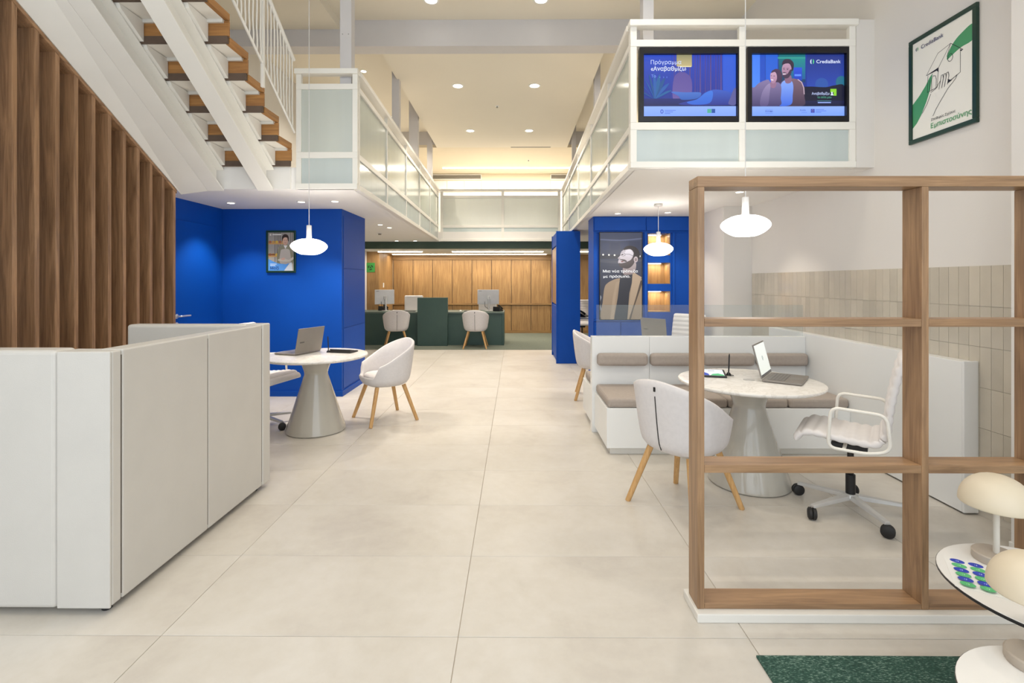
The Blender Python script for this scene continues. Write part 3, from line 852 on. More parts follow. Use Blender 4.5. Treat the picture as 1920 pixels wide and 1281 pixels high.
a.rect(0.69, 0.735, 0.055, 0.12, '#4fae92'); a.rect(0.737, 0.775, 0.055, 0.12, '#1f4fa0')
a.build('picture', 'print_screen', t1, face_cam((-0.0, -0.006, 0.001)))
t2, w2, h2 = tv(1398.5, 1590, 'black framed screen showing a couple hugging on a sofa')
a = Art(w2, h2)
a.rect(0, 1, 0, 1, '#182a86', '#1d3a9a')
a.rect(0, 0.10, 0.25, 1, '#4f8cf0', '#3f7cf0'); a.rect(0.10, 0.155, 0.25, 1, '#1f4fc0'); a.rect(0.16, 0.29, 0.25, 1, '#2a62d8', '#2560d0')
a.rect(0.30, 0.585, 0.55, 1, '#123a66', '#17707a'); a.rect(0.29, 0.585, 0.93, 0.96, '#2f9a90'); a.rect(0.43, 0.585, 0.60, 0.93, '#1a5c9a', '#1a8a8a')
a.rect(0.46, 0.55, 0.58, 0.79, '#1f3fb8', '#2a50d8'); a.rect(0.47, 0.54, 0.65, 0.68, '#5f90ff')
a.rect(0.60, 1.0, 0.35, 1.0, '#2548b4', '#1c3080')
a.oval(0.76, 0.52, 0.07, 0.10, '#2a55a8'); a.oval(0.97, 0.55, 0.06, 0.10, '#1f6a86')
a.blob([(0.52, 0.16), (0.52, 0.44), (0.62, 0.48), (0.8, 0.47), (0.9, 0.5), (1, 0.49), (1, 0.16)], '#0c0f2c')
a.rect(0, 1, 0.165, 0.25, '#0d1030', '#141a48')
# man
a.blob([(0.29, 0.17), (0.30, 0.45), (0.35, 0.58), (0.45, 0.61), (0.52, 0.58), (0.565, 0.48), (0.575, 0.32), (0.56, 0.17)], '#3c2f48', '#7a6070')
a.line([(0.505, 0.595), (0.545, 0.55), (0.568, 0.46), (0.572, 0.36)], 0.007, '#c8b0c0')
a.blob([(0.29, 0.19), (0.31, 0.45), (0.35, 0.57), (0.43, 0.575), (0.455, 0.50), (0.45, 0.35), (0.43, 0.19)], '#3a68dc', '#86a8f4')
a.blob([(0.37, 0.55), (0.37, 0.64), (0.43, 0.66), (0.435, 0.56), (0.40, 0.53)], '#8a6680')
a.blob([(0.338, 0.70), (0.332, 0.745), (0.342, 0.82), (0.37, 0.86), (0.41, 0.86), (0.435, 0.80), (0.43, 0.70), (0.40, 0.625), (0.365, 0.62), (0.345, 0.65)], '#9a7490', '#bd96b0')
a.blob([(0.343, 0.665), (0.365, 0.668), (0.395, 0.69), (0.42, 0.75), (0.437, 0.75), (0.432, 0.69), (0.405, 0.625), (0.37, 0.612), (0.348, 0.635)], '#46364e')
a.blob([(0.342, 0.705), (0.36, 0.712), (0.385, 0.70), (0.37, 0.694), (0.35, 0.694)], '#4c3a52')
a.blob([(0.335, 0.83), (0.345, 0.895), (0.38, 0.925), (0.43, 0.91), (0.46, 0.85), (0.455, 0.76), (0.44, 0.73), (0.432, 0.80), (0.41, 0.85), (0.37, 0.85)], '#2a1e34', '#3a2a40')
a.line([(0.346, 0.684), (0.372, 0.686)], 0.006, '#efe8f2')
a.line([(0.347, 0.775), (0.362, 0.78)], 0.004, '#3a2a3c'); a.line([(0.385, 0.772), (0.405, 0.776)], 0.004, '#3a2a3c')
a.line([(0.352, 0.758), (0.36, 0.758)], 0.005, '#2a1c30'); a.line([(0.388, 0.754), (0.398, 0.754)], 0.005, '#2a1c30')
# woman
a.blob([(0.225, 0.50), (0.222, 0.62), (0.23, 0.72), (0.265, 0.765), (0.31, 0.745), (0.335, 0.66), (0.325, 0.56), (0.29, 0.50)], '#3c2a44', '#523a56')
a.blob([(0.0, 0.17), (0.0, 0.44), (0.04, 0.47), (0.08, 0.53), (0.14, 0.575), (0.19, 0.59), (0.22, 0.53), (0.29, 0.55), (0.325, 0.48), (0.32, 0.30), (0.30, 0.17)], '#3e3866', '#8678a4')
a.blob([(0.10, 0.18), (0.12, 0.38), (0.17, 0.50), (0.21, 0.52), (0.20, 0.36), (0.18, 0.18)], '#544a7c', '#9a8cb4')
a.blob([(0.215, 0.47), (0.21, 0.55), (0.25, 0.57), (0.275, 0.53), (0.255, 0.46)], '#96708e')
a.blob([(0.208, 0.615), (0.212, 0.69), (0.232, 0.725), (0.262, 0.725), (0.28, 0.67), (0.275, 0.585), (0.245, 0.53), (0.22, 0.55)], '#a87e9c', '#cca4bc')
a.blob([(0.218, 0.70), (0.235, 0.745), (0.275, 0.75), (0.30, 0.70), (0.295, 0.60), (0.28, 0.58), (0.278, 0.66), (0.258, 0.715)], '#4a3450')
a.line([(0.217, 0.592), (0.238, 0.584)], 0.007, '#f4ecf6'); a.line([(0.214, 0.655), (0.224, 0.655)], 0.004, '#2a1c30'); a.line([(0.243, 0.65), (0.256, 0.65)], 0.004, '#2a1c30')
a.rect(0, 1, 0, 0.16, '#78a0fa', '#8fb0ff')
leaf_logo(a, 0.655, 0.88, 0.026, '#d8e4ff', '#58d080')
a.text('CrediaBank', 0.70, 0.855, 0.96, 0.0395, '#dfe8ff', 0.010)
a.rect(0.85, 0.915, 0.33, 0.44, '#8ad030'); a.rect(0.85, 0.885, 0.33, 0.385, '#0d1134')
a.oval(0.866, 0.375, 0.009, 0.018, '#dfe8ff'); a.poly([(0.85, 0.335), (0.885, 0.335), (0.876, 0.36), (0.858, 0.36)], '#dfe8ff')
a.text('Αναβαθμίζω', 0.65, 0.345, 0.84, 0.0289, '#c8d6ff', 0.010)
a.text('το σπίτι μου', 0.71, 0.29, 0.86, 0.0228, '#58b090', 0.006)
a.rect(0.71, 0.86, 0.243, 0.249, '#58a0a8'); a.rect(0.715, 0.855, 0.21, 0.228, '#8fa8e8')
a.text('ΕΛΛΑΔΑ', 0.155, 0.068, 0.235, 0.0182, '#2a40a0', 0.012); a.rect(0.155, 0.235, 0.108, 0.112, '#5878d8'); a.rect(0.155, 0.235, 0.045, 0.049, '#5878d8')
a.text('Ελλάδα', 0.525, 0.085, 0.585, 0.0182, '#2a50b0', 0.008); a.rect(0.54, 0.60, 0.055, 0.062, '#5a80e0')
a.rect(0.64, 0.68, 0.055, 0.115, '#2038b8')
for k in range(8): a.oval(0.66 + 0.010 * math.cos(k * PI / 4), 0.085 + 0.018 * math.sin(k * PI / 4), 0.002, 0.003, '#f0d850')
for k, q in enumerate((0.09, 0.115, 0.06)): a.rect(0.69, 0.69 + q, 0.102 - 0.022 * k, 0.109 - 0.022 * k, '#4a68d8')
a.build('picture', 'print_screen', t2, face_cam((0, -0.006, 0.001)))

# ================================================================== FRAMED POSTERS
fp = thing('framed_poster', 'large green framed poster with a line-drawn house held by a hand', 'poster', (XR, 3.382, 2.83))
FW, FH = 0.535, 0.752
box('backing', (-0.012, -0.001, -FW / 2 + 0.03, FW / 2 - 0.03, -FH / 2 + 0.03, FH / 2 - 0.03), 'paper', fp)
for b in ((-0.022, -0.001, -FW / 2, FW / 2, FH / 2 - 0.03, FH / 2), (-0.022, -0.001, -FW / 2, FW / 2, -FH / 2, -FH / 2 + 0.03), (-0.022, -0.001, -FW / 2, -FW / 2 + 0.03, -FH / 2 + 0.03, FH / 2 - 0.03), (-0.022, -0.001, FW / 2 - 0.03, FW / 2, -FH / 2 + 0.03, FH / 2 - 0.03)):
    box('frame_bar', b, 'frame_green', fp, 0.003)
a = Art(FW - 0.06, FH - 0.06)
a.rect(0, 1, 0, 1, '#f1efe6')
G1 = '#4a9a68'
a.blob([(0.60, 0.66), (0.62, 0.72), (0.70, 0.79), (0.82, 0.84), (1.0, 0.87), (1.0, 0.73), (0.82, 0.71), (0.68, 0.68)], G1)
a.poly([(0.0, 0.12), (0.0, 0.37), (0.12, 0.43), (0.24, 0.51), (0.30, 0.565), (0.36, 0.60), (0.34, 0.53), (0.32, 0.45), (0.25, 0.34), (0.16, 0.23), (0.08, 0.16)], G1)
K = '#202020'
def ln(*p): a.line(p, 0.0032, K)
ln((0.25, 0.605), (0.45, 0.77), (0.66, 0.80), (0.85, 0.68)); ln((0.25, 0.605), (0.46, 0.625), (0.66, 0.80)); ln((0.66, 0.80), (0.60, 0.69))
ln((0.28, 0.60), (0.27, 0.43), (0.44, 0.44), (0.46, 0.625)); ln((0.81, 0.70), (0.81, 0.48), (0.62, 0.44)); ln((0.31, 0.43), (0.31, 0.54))
ln((0.345, 0.43), (0.345, 0.54), (0.37, 0.57), (0.41, 0.56), (0.425, 0.52), (0.42, 0.43))
a.poly([(0.85, 0.685), (0.80, 0.69), (0.83, 0.67)], K); a.poly([(0.26, 0.603), (0.46, 0.628), (0.465, 0.58), (0.43, 0.605)], K); a.poly([(0.615, 0.47), (0.62, 0.43), (0.68, 0.44)], K)
a.line([(0.655 + 0.04 * math.cos(t * PI / 8), 0.665 + 0.035 * math.sin(t * PI / 8)) for t in range(17)], 0.003, K)
for x in (0.50, 0.545, 0.59): ln((x - 0.03, 0.41), (x, 0.50), (x + 0.01, 0.535), (x + 0.035, 0.535), (x + 0.045, 0.50), (x + 0.02, 0.42))
ln((0.33, 0.415), (0.42, 0.43), (0.50, 0.49)); ln((0.33, 0.40), (0.27, 0.32), (0.18, 0.24)); ln((0.76, 0.465), (0.74, 0.44), (0.62, 0.38), (0.50, 0.29), (0.42, 0.225), (0.37, 0.17)); ln((0.62, 0.43), (0.76, 0.47))
leaf_logo(a, 0.085, 0.925, 0.028, '#1f2a5c', '#58a878')
a.text('CrediaBank', 0.16, 0.905, 0.545, 0.0380, '#232a63', 0.006)
a.text('Σταθερές Σχέσεις', 0.34, 0.125, 0.74, 0.0228, '#2a2a2a', 0.010)
a.text('Εμπιστοσύνης', 0.335, 0.052, 0.985, 0.0471, '#3f9a5c', 0.008)
a.build('print', 'print_paper', fp, face_left((-0.0135, 0, 0)))

sp_ = atY(528, 472, 6.28)
sp = thing('framed_poster', 'small green framed poster of a shop worker in an apron on the blue wall', 'poster', (sp_.x, 6.279, sp_.z))
SW, SH = 0.375, 0.535
box('backing', (-SW / 2 + 0.025, SW / 2 - 0.025, -0.010, -0.001, -SH / 2 + 0.025, SH / 2 - 0.025), 'paper', sp)
for b in ((-SW / 2, SW / 2, -0.022, -0.001, SH / 2 - 0.025, SH / 2), (-SW / 2, SW / 2, -0.022, -0.001, -SH / 2, -SH / 2 + 0.025), (-SW / 2, -SW / 2 + 0.025, -0.022, -0.001, -SH / 2 + 0.025, SH / 2 - 0.025), (SW / 2 - 0.025, SW / 2, -0.022, -0.001, -SH / 2 + 0.025, SH / 2 - 0.025)):
    box('frame_bar', b, 'frame_green', sp, 0.003)
a = Art(SW - 0.05, SH - 0.05)
a.rect(0, 1, 0, 1, '#b9b2a8', '#9a9590')
for x in (0.25, 0.33, 0.40, 0.46, 0.86, 0.93): a.rect(x, x + 0.02, 0.2, 1.0, '#4e4640')
for y, c in ((0.69, '#c59a63'), (0.36, '#c59a63')):
    a.rect(0, 0.75 if y > 0.5 else 0.35, y, y + 0.035, c)
    for k in range(5 if y > 0.5 else 3): a.oval(0.07 + 0.13 * k, y + 0.06, 0.06, 0.035, ['#a8694a', '#c99a52', '#d8b04a'][k % 3])
a.rect(0, 0.25, 0.40, 0.44, '#8a5a3c')
a.blob([(0.36, 0.16), (0.36, 0.5), (0.42, 0.62), (0.56, 0.68), (0.78, 0.68), (0.92, 0.60), (0.98, 0.4), (0.96, 0.2), (0.7, 0.12)], '#7f7c66', '#96937c')
a.blob([(0.46, 0.2), (0.48, 0.5), (0.56, 0.56), (0.80, 0.56), (0.86, 0.45), (0.86, 0.2)], '#b3aaa0', '#c9c0b6')
a.poly([(0.60, 0.66), (0.67, 0.57), (0.75, 0.66)], '#f0ece8')
a.blob([(0.57, 0.74), (0.57, 0.86), (0.64, 0.90), (0.72, 0.90), (0.77, 0.84), (0.76, 0.73), (0.70, 0.67), (0.63, 0.67)], '#c9a08c', '#d8b4a0')
a.blob([(0.54, 0.76), (0.54, 0.88), (0.62, 0.95), (0.74, 0.94), (0.80, 0.87), (0.79, 0.76), (0.76, 0.80), (0.74, 0.86), (0.64, 0.87), (0.58, 0.83)], '#33231f')
a.line([(0.635, 0.735), (0.665, 0.728), (0.695, 0.735)], 0.004, '#a05c58')
for x in (0.625, 0.70): a.oval(x, 0.795, 0.014, 0.008, '#2c2020')
a.blob([(0.36, 0.28), (0.5, 0.32), (0.6, 0.33), (0.8, 0.29), (0.96, 0.36), (0.98, 0.30), (0.8, 0.24), (0.5, 0.25)], '#cdc6b8')
a.blob([(0.5, 0.31), (0.58, 0.34), (0.66, 0.33), (0.62, 0.28), (0.52, 0.28)], '#d8b09c')
a.poly([(0, 0.0), (0, 0.31), (0.2, 0.24), (0.4, 0.19), (0.7, 0.17), (0.82, 0.2), (0.62, 0.0)], '#5a9ae4')
a.poly([(0.62, 0.0), (0.84, 0.2), (0.92, 0.22), (0.95, 0.0)], '#d6dde6')
a.rect(0.08, 0.33, 0.165, 0.18, '#e8f2ff'); a.rect(0.08, 0.28, 0.13, 0.145, '#e8f2ff')
a.text('Μαζί', 0.08, 0.035, 0.42, 0.0471, '#123a86', 0.025)
a.rect(0.17, 0.52, 0.93, 0.955, '#eceae6'); a.oval(0.09, 0.94, 0.035, 0.025, '#dcd6c8')
a.build('print', 'print_paper', sp, face_cam((0, -0.0115, 0)))

# ================================================================== STAIRCASE
st = thing('staircase', 'white steel staircase with wooden risers climbing from the left gallery', 'staircase', (-2.75, 4.92, MEZ))
RUN, RISE = 0.268, 0.1765
SX0, SX1 = -0.56, 0.53
for i in range(8):
    y = -RUN * i; z = RISE * i
    box('riser', (SX0, SX1, y - 0.02, y, z + 0.055, z + RISE - 0.004), 'stair_wood', st, 0.002)
    box('tread_back_edge', (SX0, SX1 - 0.008, y - 0.026, y - 0.001, z, z + 0.0545), 'step_edge', st, 0.002)
    box('tread', (SX0, SX1 - 0.036, y - RUN + 0.0, y - 0.0205, z + RISE + 0.002, z + RISE + 0.05), 'steel_white', st)
    box('tread_lip', (SX0, SX1 - 0.036, y - 0.04, y - 0.0205, z + RISE - 0.024, z + RISE + 0.0015), 'plinth_white', st)
    box('tread_side', (SX1 - 0.035, SX1, y - RUN + 0.003, y - 0.003, z + RISE + 0.0, z + RISE + 0.055), 'stair_wood_y', st, 0.002)
SL = RISE / RUN
def slope_beam(name, x0, x1, dz0, dz1, mat, y0=0.03, y1=-2.2):
    """bar of box section following the stair pitch; dz measured vertically from the pitch line"""
    pts = []
    for y in (y0, y1):
        for x, d in ((x0, dz0), (x1, dz0), (x1, dz1), (x0, dz1)):
            pts.append((x, y, -SL * y + d))
    return raw(name, pts, [(3, 2, 1, 0), (4, 5, 6, 7), (0, 1, 5, 4), (1, 2, 6, 5), (2, 3, 7, 6), (3, 0, 4, 7)], mat, st, False, 0.002)
for xc in (-0.235, 0.265):
    s_ = slope_beam('stringer', xc - 0.012, xc + 0.012, -0.225, -0.035, 'steel_white', 0.0)
    for x0, x1, a_, b_ in ((-0.075, 0.085, -0.24, -0.2255), (-0.055, 0.085, -0.0345, -0.02)):
        f_ = slope_beam('flange', xc + x0, xc + x1, a_, b_, 'steel_white', 0.0)
        f_.parent = s_
    for i in range(8):
        y = -RUN * i; z = RISE * i
        br = raw('bracket', [(xc + 0.07, y - 0.0265, z + 0.01), (xc + 0.07, y - 0.0265, z + RISE * 0.97), (xc + 0.07, y - RUN + 0.0, z + RISE * 1.0), (xc + 0.07, y - RUN * 0.93, z + RISE * 0.93 - 0.018),
                    (xc + 0.11, y - 0.0265, z + 0.01), (xc + 0.11, y - 0.0265, z + RISE * 0.97), (xc + 0.11, y - RUN + 0.0, z + RISE * 1.0), (xc + 0.11, y - RUN * 0.93, z + RISE * 0.93 - 0.018)],
                 [(0, 1, 2, 3), (7, 6, 5, 4), (0, 4, 5, 1), (1, 5, 6, 2), (2, 6, 7, 3), (3, 7, 4, 0)], 'steel_white', s_)
# plastered cheek between the slat screen and the first stringer
cv = []
for y in (0.0, -2.2):
    zl = 2.369 + 0.62 * (-0.07 - y) - MEZ
    zr = -SL * y - 0.24
    cv += [(-0.578, y, zl), (-0.311, y, zr), (-0.311, y, zr + 0.2), (-0.578, y, zl + 0.2)]
ck = raw('cheek_panel', cv, [(3, 2, 1, 0), (4, 5, 6, 7), (0, 1, 5, 4), (1, 2, 6, 5), (2, 3, 7, 6), (3, 0, 4, 7)], 'steel_white', st)
# handrail with bars
rl = [(SX1 + 0.015, y, -SL * y + 0.36) for y in (0.02, -2.1)]
tube('rail_bottom', rl, 0.012, 'steel_white', st, 8)
tube('rail_top', [(SX1 + 0.015, y, -SL * y + 1.06) for y in (0.0, -2.1)], 0.021, 'steel_white', st, 10)
box('rail_post', (SX1 + 0.003, SX1 + 0.03, -0.62, -0.59, RISE * 2 + 0.2, -SL * -0.6 + 1.05), 'steel_white', st, 0.002)
me = None
for k in range(34):
    y = -0.03 - 0.061 * k
    if me is None:
        o = tube('rail_bar', [(0.0015 * math.sin(j * 1.3), 0.004 * math.sin(j * 0.9), 0.7 * j / 14) for j in range(15)], 0.0075, 'steel_white', st, 6)
        me = o.data
    else:
        o = bpy.data.objects.new('rail_bar', me); COL.objects.link(o); o.parent = st
    o.location = (SX1 + 0.015, y, -SL * y + 0.36)
    o.rotation_euler = (0, 0, 0.25 * math.sin(k))
# slab edge below the foot of the stairs
box('trim_2', (XL, -2.24, 4.925, 4.949, SOF, MEZ + 0.0), 'soffit_white', None, 0, 'structure')

# slat screen under the stairs
ss = thing('slat_screen', 'tall screen of vertical walnut boards stepping up beneath the staircase', 'screen wall', (-3.40, 4.85, 0.0))
SS = 0.620
for k in range(13):
    y = -0.155 * k
    ztop = 2.335 + 0.155 * k * SS
    pts = [(-0.10, y - 0.034, 0.0), (0.065, y - 0.034, 0.0), (0.065, y, 0.0), (-0.10, y, 0.0)]
    zt = ztop + 0.034 * SS
    vs = pts + [(-0.10, y - 0.034, zt), (0.065, y - 0.034, zt), (0.065, y, ztop), (-0.10, y, ztop)]
    raw('slat', vs, BF, 'walnut_z', ss, False, 0.0015)
pts = []
for y in (0.015, -2.05):
    z = 2.336 - y * SS
    for x, d in ((-0.11, 0), (0.068, 0), (0.068, 0.03), (-0.11, 0.03)):
        pts.append((x, y, z + d))
raw('top_board', pts, [(3, 2, 1, 0), (4, 5, 6, 7), (0, 1, 5, 4), (1, 2, 6, 5), (2, 3, 7, 6), (3, 0, 4, 7)], 'walnut_y', ss, False, 0.0015)

# ================================================================== UPHOLSTERED BOOTH
bo = thing('booth_sofa', 'high white upholstered booth with stitched leather panels beside the slat screen', 'booth', (-1.78, 2.15, 0.0))
BT = 1.155
def P_(name, b, bev=0.02): return box(name, b, 'leather_white', bo, bev, seg=4)
P_('end_panel', (-1.52, -0.2215, -0.004, 0.11, 0.03, BT + 0.003))
P_('end_panel', (-0.2205, 0.013, 0.0, 0.0115, 0.03, BT - 0.004), 0.005)
P_('end_panel_core', (-0.2205, -0.0915, 0.012, 0.11, 0.03, BT - 0.004), 0.004)
P_('corner_panel', (-0.09, 0.014, 0.012, 0.0635, 0.035, BT - 0.003), 0.008)
P_('side_panel', (-0.09, 0.016, 0.067, 0.6885, 0.035, BT), 0.009)
P_('side_panel', (-0.09, 0.016, 0.692, 1.2935, 0.035, BT), 0.009)
P_('side_end_panel', (-0.10, 0.022, 1.297, 1.40, 0.035, BT + 0.006), 0.010)
P_('far_panel', (-0.93, -0.105, 1.29, 1.40, 0.035, BT + 0.002))
for y in (0.0652, 0.6902, 1.2952):
    box('seam', (-0.06, 0.013, y - 0.0015, y + 0.0015, 0.06, BT - 0.025), 'seam_dark', bo)
box('bench_seat', (-1.5, -0.1, 0.115, 0.65, 0.06, 0.44), 'leather_white', bo, 0.03, seg=3)
box('bench_seat', (-0.93, -0.105, 0.70, 1.285, 0.06, 0.44), 'leather_white', bo, 0.03, seg=3)
for x, y in ((-0.04, 0.05), (-0.04, 1.30), (-1.4, 0.06), (-0.88, 1.30)):
    lathe('foot', disc_prof(0.02, 0.0, 0.04, 0.003), 'black_plastic', bo, 12, (x, y, 0))

# ================================================================== WOOD FRAME DIVIDER
fd = thing('frame_divider', 'open walnut frame divider on a low white plinth', 'divider', (1.53, 2.155, 0.0))
FX0, FX1 = 0.79 - 1.53, 2.33 - 1.53
PX = [(0.79, 0.82), (1.757, 1.787), (2.262, 2.295)]
box('plinth', (FX0 - 0.012, FX1, -0.035, 0.145, 0.0, 0.038), 'plinth_white', fd, 0.004)
D0, D1 = 0.0, 0.108
FT = 1.915
box('top_rail', (FX0, FX1, D0, D1, FT - 0.046, FT), 'frame_wood_x', fd, 0.002)
for a0, a1 in PX:
    box('upright', (a0 - 1.53, a1 - 1.53, D0 - 0.001, D1 + 0.001, 0.0385, FT - 0.0465), 'frame_wood_z', fd, 0.002)
for (a0, a1), (b0, b1) in zip(PX[:-1], PX[1:]):
    for z0, z1 in ((0.0385, 0.062), (0.628, 0.663), (1.262, 1.296)):
        box('shelf', (a1 - 1.53 + 0.0005, b0 - 1.53 - 0.0005, D0, D1, z0, z1), 'frame_wood_x', fd, 0.002)

# ================================================================== BANQUETTE
BX0, BX1 = 0.742, 2.80
bq = thing('banquette', 'white back-to-back banquette with taupe cushions and a glass screen', 'bench', (1.8, 4.85, 0.0))
def B(name, b, mat='laminate_white', bev=0.003, seg=2): return box(name, (b[0] - 1.8, b[1] - 1.8, b[2] - 4.85, b[3] - 4.85, b[4], b[5]), mat, bq, bev, seg=seg)
B('back_panel', (BX0, 1.297, 4.80, 4.90, 0.0, 0.925)); B('back_panel', (1.2985, BX1 - 0.0, 4.80, 4.90, 0.0, 0.925))
B('seat_box', (BX0 + 0.025, BX1, 4.16, 4.7995, 0.06, 0.395)); B('seat_box', (BX0 + 0.01, BX1, 4.9005, 5.50, 0.06, 0.395))
B('toe_kick', (BX0 + 0.06, BX1, 4.20, 4.79, 0.0, 0.0595), 'plinth_white'); B('toe_kick', (BX0 + 0.06, BX1, 4.905, 5.44, 0.0, 0.0595), 'plinth_white')
CW = (BX1 - BX0 - 0.03) / 4
for k in range(4):
    x0 = BX0 + 0.03 + CW * k
    B('seat_cushion', (x0 + 0.003, x0 + CW - 0.003, 4.165, 4.775, 0.3955, 0.475), 'fabric_taupe', 0.025, 3)
    B('seat_cushion', (x0 + 0.003, x0 + CW - 0.003, 4.925, 5.495, 0.3955, 0.475), 'fabric_taupe', 0.025, 3)
    o = B('bolster', (x0 + 0.012, x0 + CW - 0.012, 4.715, 4.7995, 0.652, 0.772), 'fabric_taupe', 0.035, 4)
    B('bolster', (x0 + 0.012, x0 + CW - 0.012, 4.9005, 4.985, 0.652, 0.772), 'fabric_taupe', 0.035, 4)
B('glass_screen', (BX0 + 0.05, BX1, 4.844, 4.854, 0.9255, 1.23), 'clear_glass', 0.0)
B('wall_panel', (BX1 + 0.0005, XR - 0.009 + 0.0, 3.13, 5.5, 0.012, 0.955))
bqe = B('end_cabinet', (BX1 - 0.0, XR - 0.0095, 3.112, 3.129, 0.012, 0.96))

# ================================================================== TUB CHAIRS
def tub_chair(name, label, group=None):
    t = thing(name, label, 'chair', (0, 0, 0), 0, group)
    NA, NT = 64, 12
    def rim(p):          # p: angle from the front, 0..pi
        d = math.degrees(p)
        if d < 42: return 0.465
        if d < 58:
            s = (d - 42) / 16; s = s * s * (3 - 2 * s)
            return 0.465 + 0.125 * s
        s = (d - 58) / 122
        return 0.59 + 0.245 * (math.sin(s * PI / 2) ** 1.25)
    def plan(a, r):      # forward +X
        c, s_ = math.cos(a), math.sin(a)
        n_ = 2.5
        k = (abs(c) ** n_ + abs(s_) ** n_) ** (-1 / n_)
        return r * k * c * (0.97 if c > 0 else 0.95), r * k * s_
    vs, fs = [], []
    ring = []
    def layer(fn):
        k = len(vs)
        for j in range(NA):
            a_ = 2 * PI * j / NA
            p = abs(((a_ + PI) % (2 * PI)) - PI)
            vs.append(fn(a_, p))
        ring.append(k)
    outer = [(0.02, 0.368), (0.12, 0.366), (0.185, 0.372), (0.225, 0.392), (0.25, 0.425)]
    for r, z in outer:
        layer(lambda a_, p, r=r, z=z: (*plan(a_, r), z))
    for i in range(1, NT + 1):
        u = i / NT
        def fo(a_, p, u=u):
            zt = rim(p); z = 0.425 + (zt - 0.425) * u
            r = 0.25 + 0.055 * min(1, (z - 0.425) / 0.36) ** 0.7 * (0.5 if z < 0.43 else 1)
            return (*plan(a_, r), z)
        layer(fo)
    def fr(a_, p):
        zt = rim(p); r = 0.25 + 0.055 * min(1, (zt - 0.425) / 0.36) ** 0.7
        return (*plan(a_, r - 0.013), zt + 0.010)
    layer(fr)
    def fr2(a_, p):
        zt = rim(p); r = 0.25 + 0.055 * min(1, (zt - 0.425) / 0.36) ** 0.7
        return (*plan(a_, r - 0.028), zt)
    layer(fr2)
    for u in (0.7, 0.4, 0.1, 0.0):
        def fi(a_, p, u=u):
            zt = rim(p); z = 0.43 + (zt - 0.43) * u
            r = 0.25 + 0.055 * min(1, max(0, (z - 0.425)) / 0.36) ** 0.7
            return (*plan(a_, r - 0.034), z)
        layer(fi)
    for k0, k1 in zip(ring[:-1], ring[1:]):
        for j in range(NA):
            q = (j + 1) % NA
            fs.append((k0 + j, k0 + q, k1 + q, k1 + j))
    fs.append(tuple(range(ring[0] + NA - 1, ring[0] - 1, -1)))
    fs.append(tuple(range(ring[-1], ring[-1] + NA)))
    raw('shell', vs, fs, 'fabric_pale', t, True)
    # seat cushion
    vs, fs, ring2 = [], [], []
    for r, z in ((0.02, 0.432), (0.205, 0.432), (0.214, 0.445), (0.213, 0.472), (0.195, 0.488), (0.02, 0.494)):
        k = len(vs); ring2.append(k)
        for j in range(40):
            vs.append((*plan(2 * PI * j / 40, r), z))
    for k0, k1 in zip(ring2[:-1], ring2[1:]):
        for j in range(40):
            q = (j + 1) % 40; fs.append((k0 + j, k0 + q, k1 + q, k1 + j))
    fs.append(tuple(range(39, -1, -1))); fs.append(tuple(range(ring2[-1], ring2[-1] + 40)))
    raw('seat_cushion', vs, fs, 'fabric_pale', t, True)
    # back seam and small tag
    pts = []
    for i in range(9):
        z = 0.40 + (0.745 - 0.40) * i / 8
        r = 0.25 + 0.055 * min(1, max(0, z - 0.425) / 0.36) ** 0.7 if z > 0.425 else 0.236
        pts.append((-(r * 0.95) - 0.001, 0, z))
    tube('back_seam', pts, 0.0035, 'black_line', t, 6)
    rt = 0.25 + 0.055
    box('label_tab', (-rt * 0.95 - 0.0035, -rt * 0.95 + 0.0005, -0.007, 0.007, 0.775, 0.803), 'black_line', t)
    for sx in (-1, 1):
        for sy in (-1, 1):
            tube('leg', [(sx * 0.145, sy * 0.15, 0.372), (sx * 0.252, sy * 0.252, 0.0)], [0.0215, 0.0175], 'leg_oak', t, 10)
    return t
c0 = tub_chair('tub_chair', 'pale tub armchair on oak legs with its back seam turned to the wood frame divider')
c0.location = (1.10, 3.245, 0); c0.rotation_euler = (0, 0, R(35))
dup(c0, (-1.385, 5.265, 0), R(217), 'pale tub armchair on oak legs facing the round table beside the blue wall block')
dup(c0, (1.02, 6.28, 0), R(-8), 'pale tub armchair on oak legs behind the white banquette, partly hidden')
dup(c0, (-2.62, 10.92, 0), R(106), 'pale tub armchair at the green counter, before the left monitor')
dup(c0, (-0.87, 10.92, 0), R(90), 'pale tub armchair at the green counter, before the right monitor')

